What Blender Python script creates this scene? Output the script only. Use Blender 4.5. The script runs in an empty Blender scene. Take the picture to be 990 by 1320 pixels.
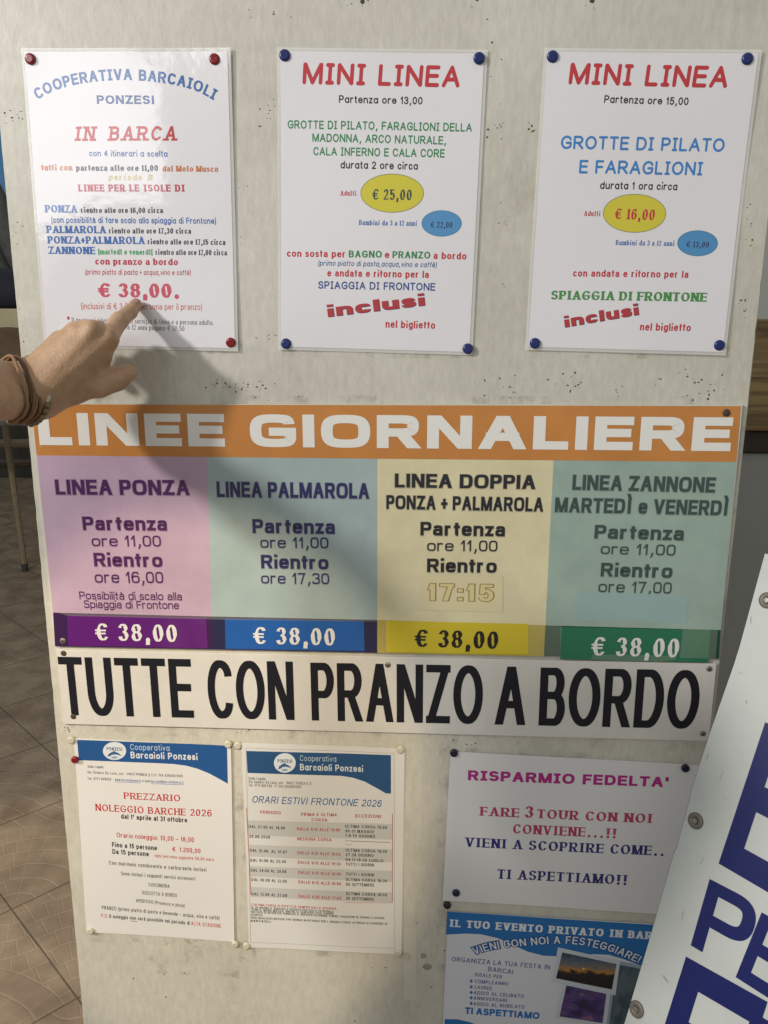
import bpy, math, random, re
import numpy as np
from mathutils import Vector, Matrix

S = bpy.context.scene
COL = S.collection
rnd = random.Random(7)

# ---------------------------------------------------------------- camera
CAM = Vector((0.0, -0.943, 1.45))
FPX = 1050.0                                   # focal length in photograph pixels (990 x 1320)
PIT, YAW, ROL = [math.radians(a) for a in (-13.3175, 3.082, 1.153)]
RC = Matrix.Rotation(PIT, 3, 'X') @ Matrix.Rotation(YAW, 3, 'Y') @ Matrix.Rotation(ROL, 3, 'Z')
RW = Matrix.Rotation(math.radians(90), 3, 'X') @ RC
cd = bpy.data.cameras.new('camera'); cam = bpy.data.objects.new('camera', cd); COL.objects.link(cam)
cam.matrix_world = Matrix.Translation(CAM) @ RW.to_4x4()
cd.sensor_fit = 'VERTICAL'; cd.sensor_height = 24.0; cd.lens = 24.0 * FPX / 1320.0
cd.clip_start = 0.01; cd.clip_end = 200
S.camera = cam

# ---------------------------------------------------------------- world, lamps, exposure
W = bpy.data.worlds.new('World'); S.world = W; W.use_nodes = True
bg = W.node_tree.nodes['Background']
bg.inputs[0].default_value = (0.97, 1.0, 0.95, 1); bg.inputs[1].default_value = 0.41
S.view_settings.view_transform = 'Standard'; S.view_settings.look = 'None'
S.view_settings.exposure = 0.0; S.view_settings.gamma = 1.0

def lamp(name, kind, loc, power, color, target=None, **kw):
    d = bpy.data.lights.new(name, kind); d.energy = power; d.color = color
    for k, v in kw.items(): setattr(d, k, v)
    o = bpy.data.objects.new(name, d); COL.objects.link(o); o.location = loc
    if target is not None:
        o.rotation_euler = (Vector(target) - Vector(loc)).to_track_quat('-Z', 'Y').to_euler()
    return o
lamp('street_lamp_light', 'POINT', (-3.0, -2.2, 2.95), 430, (1.0, 0.95, 0.88), shadow_soft_size=0.15)
lamp('glare_area_light', 'AREA', (-1.62, -2.4, 2.22), 15, (0.96, 0.97, 1.0), (-0.1, 0, 1.5), shape='RECTANGLE', size=1.15, size_y=0.8)  # broad area lamp, no window; sized and placed for glare on the price sheet
lamp('ceiling_spot_light', 'SPOT', (-0.25, -1.7, 2.35), 125, (1.0, 0.80, 0.52), (-0.29, 0.0, 0.86), shadow_soft_size=0.03,
     spot_size=math.radians(16.0), spot_blend=0.2)
lamp('floor_fill_spot', 'SPOT', (-1.15, 0.5, 2.5), 125, (1.0, 0.80, 0.56), (-1.0, 0.62, -0.15), shadow_soft_size=0.05,  # added unseen lamp behind the board, makes the warm pool on the floor
     spot_size=math.radians(40), spot_blend=0.25)

# ---------------------------------------------------------------- helpers
def lin(c):
    return tuple(((x/255)/12.92 if x/255 <= 0.04045 else (((x/255)+0.055)/1.055)**2.4) for x in c)

def at(px, py, d=0.0):
    """point of the photograph's pixel on the plane d metres in front of the board"""
    v = RW @ Vector(((px-495)/FPX, -(py-660)/FPX, -1.0))
    t = (-d - CAM.y) / v.y
    return CAM + v*t
FZ = -0.15
def on_floor(px, py, z=-0.15):
    v = RW @ Vector(((px-495)/FPX, -(py-660)/FPX, -1.0))
    return CAM + v*((z-CAM.z)/v.z)

MATS = {}
def mat(name, col, rough=0.6, spec=0.5, coat=0.0, coat_r=0.1, var=0.0, scale=12.0, bump=0.0, bscale=60.0, metal=0.0, sss=0.0, col2=None):
    key = (name, tuple(col), rough, coat, var)
    if key in MATS: return MATS[key]
    m = bpy.data.materials.new(name); m.use_nodes = True
    nt = m.node_tree; b = nt.nodes['Principled BSDF']
    b.inputs['Base Color'].default_value = (*col, 1); b.inputs['Roughness'].default_value = rough
    b.inputs['Specular IOR Level'].default_value = spec; b.inputs['Metallic'].default_value = metal
    if coat: b.inputs['Coat Weight'].default_value = coat; b.inputs['Coat Roughness'].default_value = coat_r
    if sss:
        b.inputs['Subsurface Weight'].default_value = sss; b.inputs['Subsurface Radius'].default_value = (0.012, 0.005, 0.003); b.inputs['Subsurface Scale'].default_value = 0.6
    geo = None
    if var or bump or coat:
        geo = nt.nodes.new('ShaderNodeNewGeometry')
    if var:
        n = nt.nodes.new('ShaderNodeTexNoise'); n.inputs['Scale'].default_value = scale; n.inputs['Detail'].default_value = 6; n.inputs['Roughness'].default_value = 0.65
        nt.links.new(geo.outputs['Position'], n.inputs['Vector'])
        r = nt.nodes.new('ShaderNodeValToRGB'); r.color_ramp.elements[0].position = 0.3; r.color_ramp.elements[1].position = 0.7
        c2 = col2 or tuple(x*(1-var) for x in col)
        r.color_ramp.elements[0].color = (*c2, 1); r.color_ramp.elements[1].color = (*col, 1)
        nt.links.new(n.outputs['Fac'], r.inputs['Fac']); nt.links.new(r.outputs['Color'], b.inputs['Base Color'])
    if bump:
        n2 = nt.nodes.new('ShaderNodeTexNoise'); n2.inputs['Scale'].default_value = bscale; n2.inputs['Detail'].default_value = 4
        nt.links.new(geo.outputs['Position'], n2.inputs['Vector'])
        bp = nt.nodes.new('ShaderNodeBump'); bp.inputs['Strength'].default_value = 1.0; bp.inputs['Distance'].default_value = bump
        nt.links.new(n2.outputs['Fac'], bp.inputs['Height'])
        nt.links.new(bp.outputs['Normal'], b.inputs['Normal'])
        if coat: nt.links.new(bp.outputs['Normal'], b.inputs['Coat Normal'])
    MATS[key] = m
    return m
def mesh_obj(name, verts, faces, m, parent=None, smooth=False):
    me = bpy.data.meshes.new(name); me.from_pydata([tuple(v) for v in verts], [], faces); me.update()
    if smooth: me.polygons.foreach_set('use_smooth', [True]*len(me.polygons))
    me.materials.append(m)
    o = bpy.data.objects.new(name, me); COL.objects.link(o)
    if parent: o.parent = parent
    return o
def tag(o, label=None, cat=None, group=None, kind=None):
    if label: o['label'] = label
    if cat: o['category'] = cat
    if group: o['group'] = group
    if kind: o['kind'] = kind
    return o
def empty(name, loc, rot=None, mw=None):
    o = bpy.data.objects.new(name, None); COL.objects.link(o); o.empty_display_size = 0.05
    if mw is not None: o.matrix_world = mw
    else:
        o.location = loc
        if rot: o.rotation_euler = rot
    return o
class MB:
    def __init__(s): s.v = []; s.f = []
    def add(s, v, f):
        n = len(s.v); s.v += [tuple(x) for x in v]; s.f += [tuple(i+n for i in q) for q in f]; return s
    def box(s, a, b, bev=0.0):
        x0, y0, z0 = a; x1, y1, z1 = b
        if bev <= 0:
            v = [(x, y, z) for x in (x0, x1) for y in (y0, y1) for z in (z0, z1)]
            return s.add(v, [(0,1,3,2),(4,6,7,5),(0,4,5,1),(2,3,7,6),(0,2,6,4),(1,5,7,3)])
        import bmesh
        bm = bmesh.new(); bmesh.ops.create_cube(bm, size=1)
        for q in bm.verts: q.co = Vector(((x0+x1)/2+q.co.x*(x1-x0), (y0+y1)/2+q.co.y*(y1-y0), (z0+z1)/2+q.co.z*(z1-z0)))
        bmesh.ops.bevel(bm, geom=bm.edges[:], offset=bev, segments=2, affect='EDGES', profile=0.5)
        bm.verts.index_update()
        s.add([tuple(q.co) for q in bm.verts], [tuple(q.index for q in f.verts) for f in bm.faces]); bm.free(); return s
    def tube(s, pts, rads, n=10, caps=True):
        pts = [Vector(p) for p in pts]
        if not hasattr(rads, '__len__'): rads = [rads]*len(pts)
        base = len(s.v); up = Vector((0.13, 0.37, 0.92))
        for i, p in enumerate(pts):
            t = (pts[min(i+1, len(pts)-1)] - pts[max(i-1, 0)]).normalized()
            a = t.cross(up)
            if a.length < 1e-4: a = t.cross(Vector((1, 0, 0)))
            a.normalize(); b = t.cross(a)
            for k in range(n):
                q = 2*math.pi*k/n
                s.v.append(tuple(p + (a*math.cos(q)+b*math.sin(q))*rads[i]))
        for i in range(len(pts)-1):
            for k in range(n):
                a0 = base+i*n+k; a1 = base+i*n+(k+1) % n
                s.f.append((a0, a1, a1+n, a0+n))
        if caps:
            s.f.append(tuple(base+k for k in range(n))[::-1]); e = base+(len(pts)-1)*n
            s.f.append(tuple(e+k for k in range(n)))
        return s
    def lathe(s, prof, n=24, M=None):
        """profile of (r, z) revolved about local z"""
        base = len(s.v)
        for r, z in prof:
            for k in range(n):
                p = Vector((r*math.cos(2*math.pi*k/n), r*math.sin(2*math.pi*k/n), z))
                s.v.append(tuple(M @ p if M else p))
        for i in range(len(prof)-1):
            for k in range(n):
                a0 = base+i*n+k; a1 = base+i*n+(k+1) % n
                s.f.append((a0, a1, a1+n, a0+n))
        e = base+(len(prof)-1)*n
        s.f.append(tuple(e+k for k in range(n)))
        return s
    def poly(s, pts, z=0.0):
        return s.add([(p[0], p[1], z) for p in pts], [tuple(range(len(pts)))])
    def build(s, name, m, parent=None, smooth=False):
        return mesh_obj(name, s.v, s.f, m, parent, smooth)

# ---------------------------------------------------------------- lettering: a skeleton font drawn with a pen
_C = 'M.97 .76V.53 1H0 .5V.53 0H.97 .24'
G = {
'A':(.95,'M0 0L.5 1;M1 0L.5 1;M.2 .33L.8 .33'),'B':(.82,'M0 0L0 1;M0 1L.55 1H.92 .77V.55 .53L0 .53;M.5 .53L.6 .53H1 .27V.6 0L0 0'),
'C':(.88,_C),'D':(.9,'M0 0L0 1;M0 1L.45 1H1 .5V.45 0L0 0'),'E':(.76,'M0 0L0 1;M0 1L1 1;M0 .52L.92 .52;M0 0L1 0'),
'F':(.72,'M0 0L0 1;M0 1L1 1;M0 .5L.88 .5'),'G':(.95,'M.96 .77V.53 1H0 .5V.53 0H1 .25L1 .46;M1 .46L.55 .46'),
'H':(.88,'M0 0L0 1;M1 0L1 1;M0 .52L1 .52'),'I':(0,'M.5 0L.5 1'),'J':(.55,'M1 1L1 .27V.5 0H0 .25'),
'K':(.88,'M0 0L0 1;M1 1L.03 .4;M.3 .56L1 0'),'L':(.7,'M0 0L0 1;M0 0L1 0'),'M':(1.08,'M0 0L0 1;M1 0L1 1;M.03 1L.5 0;M.97 1L.5 0'),
'N':(.9,'M0 0L0 1;M1 0L1 1;M.02 1L.98 0'),'O':(1.0,'M.5 1H0 .5V.5 0H1 .5V.5 1'),'P':(.8,'M0 0L0 1;M0 1L.55 1H1 .73V.55 .45L0 .45'),
'Q':(1.0,'M.5 1H0 .5V.5 0H1 .5V.5 1;M.62 .25L1 -.05'),'R':(.88,'M0 0L0 1;M0 1L.55 1H.95 .74V.55 .47L0 .47;M.45 .47L1 0'),
'S':(.8,'M.94 .79V.5 1H.03 .755V.5 .52H1 .26V.5 0H0 .22'),'T':(.8,'M.5 0L.5 1;M0 1L1 1'),'U':(.88,'M0 1L0 .4V.5 0H1 .4L1 1'),
'V':(.92,'M0 1L.5 0;M1 1L.5 0'),'W':(1.35,'M0 1L.25 0;M.5 1L.25 0;M.5 1L.75 0;M1 1L.75 0'),'X':(.9,'M0 1L1 0;M1 1L0 0'),
'Y':(.9,'M.5 0L.5 .45;M0 1L.5 .42;M1 1L.5 .42'),'Z':(.82,'M0 1L1 1;M.98 1L.02 0;M0 0L1 0'),
'a':(.72,'M.08 .54V.48 .7H.95 .5L.95 0;M.95 .4L.45 .4H0 .2V.42 0H.95 .2'),'b':(.75,'M0 1L0 0;M0 .35V.5 .7H1 .35V.5 0H0 .35'),
'c':(.68,'M.95 .52V.52 .7H0 .35V.52 0H.95 .18'),'d':(.75,'M1 1L1 0;M1 .35V.5 .7H0 .35V.5 0H1 .35'),
'e':(.74,'M.03 .37L1 .37V.5 .7H0 .35V.52 0H.95 .17'),'f':(.45,'M1 1L.8 1H.4 .8L.4 0;M0 .7L.95 .7'),
'g':(.75,'M1 .7L1 -.05V.5 -.28H.08 -.14;M1 .35V.5 .7H0 .35V.5 .02H1 .35'),'h':(.72,'M0 1L0 0;M0 .42V.52 .7H1 .42L1 0'),
'i':(0,'M.5 .61L.5 0;D.5 .97'),'j':(.2,'M1 .7L1 -.1V.1 -.28;D1 .97'),'k':(.68,'M0 1L0 0;M.95 .7L.05 .27;M.3 .4L1 0'),'l':(0,'M.5 1L.5 0'),
'm':(1.15,'M0 .7L0 0;M0 .45V.28 .7H.5 .45L.5 0;M.5 .45V.78 .7H1 .45L1 0'),'n':(.72,'M0 .7L0 0;M0 .42V.52 .7H1 .42L1 0'),
'o':(.76,'M.5 .7H0 .35V.5 0H1 .35V.5 .7'),'p':(.75,'M0 .7L0 -.28;M0 .35V.5 .7H1 .35V.5 0H0 .35'),'q':(.75,'M1 .7L1 -.28;M1 .35V.5 .7H0 .35V.5 0H1 .35'),
'r':(.55,'M0 .7L0 0;M0 .4V.7 .7L1 .68'),'s':(.62,'M.93 .55V.5 .7H.04 .53V.5 .36H1 .18V.5 0H0 .15'),'t':(.45,'M.4 .95L.4 .18V.8 0L1 0;M0 .7L.95 .7'),
'u':(.72,'M0 .7L0 .28V.48 0H1 .28;M1 .7L1 0'),'v':(.7,'M0 .7L.5 0;M1 .7L.5 0'),'w':(1.05,'M0 .7L.25 0;M.5 .7L.25 0;M.5 .7L.75 0;M1 .7L.75 0'),
'x':(.7,'M0 .7L1 0;M1 .7L0 0'),'y':(.7,'M0 .7L.5 0;M1 .7L.3 -.28'),'z':(.62,'M0 .7L1 .7;M.97 .7L.03 0;M0 0L1 0'),
'0':(.74,'M.5 1H0 .5V.5 0H1 .5V.5 1'),'1':(.42,'M.8 0L.8 1;M.8 .98L0 .76'),'2':(.72,'M.04 .74V.5 1H.97 .73L.88 .53L.02 .04;M0 0L1 0'),
'3':(.72,'M.05 .8V.48 1H.94 .76V.4 .53;M.4 .53H1 .27V.48 0H0 .22'),'4':(.76,'M.75 0L.75 1;M.75 1L0 .3;M0 .28L1 .28'),
'5':(.72,'M.92 1L.15 1;M.15 1L.08 .5;M.08 .5V.5 .64H1 .33V.48 0H0 .2'),'6':(.74,'M.93 .8V.52 1H0 .5L0 .32V.5 0H1 .32V.5 .62H.04 .42'),
'7':(.7,'M0 1L1 1;M.97 1L.35 0'),'8':(.74,'M.5 1H.06 .76V.5 .53H.94 .76V.5 1;M.5 .53H0 .265V.5 0H1 .265V.5 .53'),
'9':(.74,'M.07 .2V.48 0H1 .5L1 .68V.5 1H0 .68V.5 .38H.96 .58'),
'€':(.9,'M1 .82V.62 1H.18 .5V.62 0H1 .18;M0 .6L.8 .6;M0 .4L.75 .4'),
',':(.36,'D.7 .02;M.8 .02L.25 -.24'),'.':(.0,'D.5 .02'),':':(.0,'D.5 .02;D.5 .58'),'!':(0,'M.5 1L.5 .34;D.5 .02'),"'":(0,'M.5 1L.5 .75'),
'(':(.26,'M1 1.05L.35 .78L.12 .42L.35 .06L1 -.22'),')':(.26,'M0 1.05L.65 .78L.88 .42L.65 .06L0 -.22'),'+':(.62,'M.5 .12L.5 .76;M0 .44L1 .44'),'-':(.34,'M0 .38L1 .38'),'–':(.7,'M0 .38L1 .38'),
'*':(.4,'M.5 1L.5 .6;M.1 .9L.9 .7;M.9 .9L.1 .7'),'°':(.32,'M.5 1H0 .84V.5 .68H1 .84V.5 1'),'/':(.5,'M0 0L1 1'),'@':(1.1,'M.5 .9H0 .4V.5 -.1H1 .4V.5 .9;M.5 .6H.3 .4V.5 .2H.7 .4V.5 .6'),
}
G['à'] = (.72, G['a'][1]+';M.3 .98L.62 .83'); G['è'] = (.74, G['e'][1]+';M.3 .98L.62 .83'); G['ì'] = (.45, 'M.5 .7L.5 0;M0 .98L.9 .83')
G['Ì'] = (.5, 'M.5 0L.5 1;M0 1.42L.7 1.22')
SLABI = (.5, 'M.5 0L.5 1;M0 1L1 1;M0 0L1 0')
ROUNDA = (.74, 'M1 .7L1 0;M1 .35V.5 .7H0 .35V.5 0H1 .35')
# t stem, h crossbar, k squareness of the bowls, wx width, gap, space, serif length, round ends, slab I, one-storey a, slant
STY = {
'comic': dict(t=.185,h=.175,k=.55,wx=1.0,gap=.15,sp=.5,rd=1,si=1,ra=1),
'comicb':dict(t=.2,h=.19,k=.55,wx=1.0,gap=.15,sp=.55,rd=1,si=1,ra=1),
'comici':dict(t=.15,h=.14,k=.55,wx=.95,gap=.17,sp=.45,rd=1,ra=1,sl=.2),
'euro':  dict(t=.34,h=.25,k=.8,wx=1.42,gap=.19,sp=.55),
'eurob': dict(t=.285,h=.2,k=.8,wx=1.22,gap=.16,sp=.5),
'euromed':dict(t=.255,h=.2,k=.8,wx=1.0,gap=.12,sp=.42),
'eurolt':dict(t=.155,h=.135,k=.82,wx=1.22,gap=.17,sp=.6),
'times': dict(t=.265,h=.10,k=.6,wx=.95,gap=.2,sp=.5,sf=.1),
'timesr':dict(t=.15,h=.07,k=.6,wx=.85,gap=.2,sp=.5,sf=.05),
'timesx':dict(t=.27,h=.11,k=.58,wx=1.25,gap=.24,sp=.7,sf=.1),
'cooper':dict(t=.32,h=.14,k=.6,wx=1.05,gap=.15,sp=.45,sf=.07,rs=1),
'courier':dict(t=.2,h=.175,k=.55,wx=.98,gap=.32,sp=1.0,sf=.16,sfh=.15,sl=.22,si=1),
'slab':  dict(t=.29,h=.17,k=.62,wx=.95,gap=.22,sp=.55,sf=.1,sfh=.13,si=1),
'verd':  dict(t=.25,h=.19,k=.6,wx=1.0,gap=.14,sp=.55,si=1),
'verdx': dict(t=.32,h=.23,k=.64,wx=1.2,gap=.17,sp=.6,si=1),
'copper':dict(t=.26,h=.19,k=.6,wx=1.15,gap=.2,sp=.5,sf=.05,sfh=.05),
'sans':  dict(t=.22,h=.175,k=.62,wx=.86,gap=.15,sp=.44),
'sansm': dict(t=.165,h=.14,k=.6,wx=.85,gap=.17,sp=.44),
'sansl': dict(t=.135,h=.12,k=.58,wx=.88,gap=.17,sp=.44),
'sansi': dict(t=.14,h=.13,k=.58,wx=.92,gap=.17,sp=.5,sl=.24),
'tiny':  dict(t=.16,h=.13,k=.6,wx=.8,gap=.22,sp=.5),
'tinyb': dict(t=.21,h=.16,k=.6,wx=.9,gap=.22,sp=.55),
'wide':  dict(t=.33,h=.25,k=.7,wx=1.2,gap=.12,sp=.4),
'cond':  dict(t=.205,h=.128,k=.56,wx=.8,gap=.085,sp=.34),
'round': dict(t=.19,h=.18,k=.6,wx=.84,gap=.15,sp=.42,rd=1,ra=1),
'roundl':dict(t=.12,h=.12,k=.6,wx=.86,gap=.18,sp=.42,rd=1,ra=1),
'board': dict(t=.195,h=.175,k=.72,wx=1.0,gap=.22,sp=.4),
}
TOK = re.compile(r'([MLHVD])\s*(-?\d*\.?\d+)[ ,]+(-?\d*\.?\d+)')
def bez(p0, p1, p2, p3, n):
    out = []
    for i in range(1, n+1):
        t = i/n; u = 1-t
        out.append(tuple(u*u*u*p0[j]+3*u*u*t*p1[j]+3*u*t*t*p2[j]+t*t*t*p3[j] for j in (0, 1)))
    return out
def glyph(ch, st, seg=7, grow=0.0):
    """list of polygons strips in cap-height units and the glyph's advance width"""
    s = STY[st]; t = s['t']; h = s['h']; k = s['k']; sf = s.get('sf', 0); rd = s.get('rd', 0)
    if ch == 'I' and s.get('si'): w, sk = SLABI; w = .36+t*.6
    elif ch == 'a' and s.get('ra'): w, sk = ROUNDA
    else: w, sk = G.get(ch, G['-'])
    Wd = max(w*s['wx'], t)
    if w == 0 and sf: Wd = t+2*sf
    hw, hh = t/2, h/2
    mp = lambda x, y: (hw+x*(Wd-2*hw) if Wd > t+1e-6 else Wd/2, hh+y*(1-2*hh))
    strokes = []; dots = []
    for part in sk.split(';'):
        cur = None; pts = []; straight = True
        for op, a, b in TOK.findall(part):
            p = mp(float(a), float(b))
            if op == 'M': pts = [p]
            elif op == 'D': dots.append(p)
            elif op == 'L': pts.append(p)
            else:
                straight = False
                q = pts[-1]
                if op == 'H': c1 = (q[0]+(p[0]-q[0])*k, q[1]); c2 = (p[0], p[1]+(q[1]-p[1])*k)
                else: c1 = (q[0], q[1]+(p[1]-q[1])*k); c2 = (p[0]+(q[0]-p[0])*k, p[1])
                pts += bez(q, c1, c2, p, seg)
        if len(pts) > 1: strokes.append((pts, straight, TOK.findall(part)))
    polys = []
    def wid(dx, dy):
        l = math.hypot(dx, dy) or 1
        c = abs(dy/l)
        if s.get('sf') and not s.get('sfh') and dx*dy > 0 and abs(dx/l) > .2: c *= .45    # thin up-strokes of a serif face
        return (h+(t-h)*c**1.2)+2*grow
    ends = {}
    for pts, _, _ in strokes:
        for e in (pts[0], pts[-1]):
            kk = (round(e[0], 2), round(e[1], 2)); ends[kk] = ends.get(kk, 0)+1
    for pts, straight, _ in strokes:
        closed = math.hypot(pts[0][0]-pts[-1][0], pts[0][1]-pts[-1][1]) < 1e-4 and len(pts) > 3
        n = len(pts); pts = [list(p) for p in pts]
        L = []; Rr = []
        cuts = [None, None]
        if not closed and not rd:
            for ei, (e, q) in enumerate(((0, 1), (-1, -2))):
                dx = pts[e][0]-pts[q][0]; dy = pts[e][1]-pts[q][1]; l = math.hypot(dx, dy) or 1
                if abs(dx) < .02*l: pts[e][1] += (hh+grow)*(1 if dy > 0 else -1)
                elif abs(dy) < .02*l: pts[e][0] += (hw*.999+grow)*(1 if dx > 0 else -1) if straight else 0
                elif straight and abs(dy) > .3*l:
                    cuts[ei] = pts[e][1] = pts[e][1]+(hh+grow)*(1 if dy > 0 else -1)
        for i in range(n):
            if closed:
                a = pts[(i-1) % (n-1)]; b = pts[i % (n-1)]; c = pts[(i+1) % (n-1)]
            else:
                a = pts[max(i-1, 0)]; b = pts[i]; c = pts[min(i+1, n-1)]
            d1 = (b[0]-a[0], b[1]-a[1]); d2 = (c[0]-b[0], c[1]-b[1])
            if d1 == (0, 0) or math.hypot(*d1) < 1e-9: d1 = d2
            if math.hypot(*d2) < 1e-9: d2 = d1
            l1 = math.hypot(*d1) or 1; l2 = math.hypot(*d2) or 1
            n1 = (-d1[1]/l1, d1[0]/l1); n2 = (-d2[1]/l2, d2[0]/l2)
            w1 = wid(*d1)/2; w2 = wid(*d2)/2
            bx, by = n1[0]+n2[0], n1[1]+n2[1]; bl = math.hypot(bx, by) or 1; bx /= bl; by /= bl
            cs = max(.5, bx*n1[0]+by*n1[1]); w_ = (w1+w2)/2/cs
            L.append([b[0]+bx*w_, b[1]+by*w_]); Rr.append([b[0]-bx*w_, b[1]-by*w_])
        for ei, e in ((0, 0), (1, -1)):
            if cuts[ei] is not None:
                q = 1 if e == 0 else -2
                for side in (L, Rr):
                    p, r = side[e], side[q]
                    if abs(p[1]-r[1]) > 1e-6:
                        f = (cuts[ei]-r[1])/(p[1]-r[1]); p[0] = r[0]+(p[0]-r[0])*f; p[1] = cuts[ei]
                        if ch in 'NMZz27': p[0] = min(max(p[0], 0), Wd)
        polys.append(('strip', L, Rr))
        if rd or s.get('rs'):
            if not closed and rd:
                for e, q in ((0, 1), (-1, -2)):
                    dx = pts[e][0]-pts[q][0]; dy = pts[e][1]-pts[q][1]; r = wid(dx, dy)/2; a0 = math.atan2(dy, dx)
                    polys.append(('fan', [(pts[e][0]+r*math.cos(a0-math.pi/2+math.pi*j/6), pts[e][1]+r*math.sin(a0-math.pi/2+math.pi*j/6)) for j in range(7)]))
        if sf and not closed:
            sf = s['sf']*((.25 if s.get('rs') else .65) if ch.islower() else 1)
            sh = s.get('sfh', h if not s.get('rs') else h*1.1)
            for e, q in ((0, 1), (-1, -2)):
                dx = pts[e][0]-pts[q][0]; dy = pts[e][1]-pts[q][1]; l = math.hypot(dx, dy) or 1
                x, y = pts[e]
                kk = (round(strokes_end(pts, e)[0], 2), 0)
                if abs(dy) > .55*l and straight or (abs(dx) < .02*l and not straight and abs(dy) > 0):
                    raw = round(y, 2)
                    top = dy > 0
                    yy = y if abs(dx) < .02*l else (cuts[0 if e == 0 else 1] if cuts[0 if e == 0 else 1] is not None else y)
                    if top and not (abs(yy-1) < .09 or abs(yy-.7) < .09): continue
                    if not top and not (abs(yy) < .06 or abs(yy+.28) < .06): continue
                    if ch in 'AVvwWMNy' and (ch in 'Vvwy' and not top or ch == 'A' and top or ch == 'M' and not top and .3 < x/Wd < .7 or ch == 'W' and not top): continue
                    if ch in 'tfrae1347' and top and ch != 'r': continue
                    if ch in 'BDEFLPR' and False: continue
                    y0, y1 = (yy-sh, yy) if top else (yy, yy+sh)
                    xl, xr = x-hw-sf, x+hw+sf
                    if top and (ch in 'bdhklnmpruij' ): xr = x
                    if top and ch in 'BDEFPR' or (not top and ch in 'BDE'): xr = x
                    hx = hw
                    polys.append(('fan', [(xl, y0), (xr, y0), (xr, y1), (xl, y1)]))
                elif abs(dy) < .02*l and straight and ch in 'EFLTZzG2':
                    d = .17
                    up = y > .6; lo = y < .3
                    ya, yb = (y-d, y+hh) if up else ((y-hh, y+d) if lo else (y-d*.7, y+d*.7))
                    if ch in 'G': continue
                    if e == 0 and ch in 'EFLZz2' and dx < 0 and ch not in 'Zz': continue
                    if ch in 'Zz' and ((y > .4) == (dx > 0)): continue
                    xs = (x-.075, x) if dx > 0 else (x, x+.075)
                    polys.append(('fan', [(xs[0], ya), (xs[1], ya), (xs[1], yb), (xs[0], yb)]))
    for x, y in dots:
        r = max(t, h)*(.56 if not rd else .62)+grow
        y0 = max(.85, .79+.6*hh) if y > .8 else (y-hh if y < .3 else .52)
        if y > .8: y = max(1.02-r*.6, .72+.6*hh+r)
        if rd or sf: polys.append(('fan', [(x+r*math.cos(2*math.pi*j/12), y+r*.98*math.sin(2*math.pi*j/12)) for j in range(12)]))
        else: polys.append(('fan', [(x-t/2-grow, y0-grow), (x+t/2+grow, y0-grow), (x+t/2+grow, y0+.19+grow), (x-t/2-grow, y0+.19+grow)]))
    sl = s.get('sl', 0)
    if sl:
        q = []
        for p in polys: q.append((p[0], *[[(x+y*sl, y) for x, y in side] for side in p[1:]]))
        polys = q
    return polys, Wd
def strokes_end(pts, e): return pts[e]
GC = {}
def layout(text, st, seg, grow=0.0):
    s = STY[st]; x = 0; out = []
    for i, ch in enumerate(text):
        if ch == ' ': x += s['sp']; continue
        key = (ch, st, seg, grow)
        if key not in GC: GC[key] = glyph(ch, st, seg, grow)
        P, wd = GC[key]; out.append((P, x, wd)); x += wd+s['gap']
    return out, x-s['gap']

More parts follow.
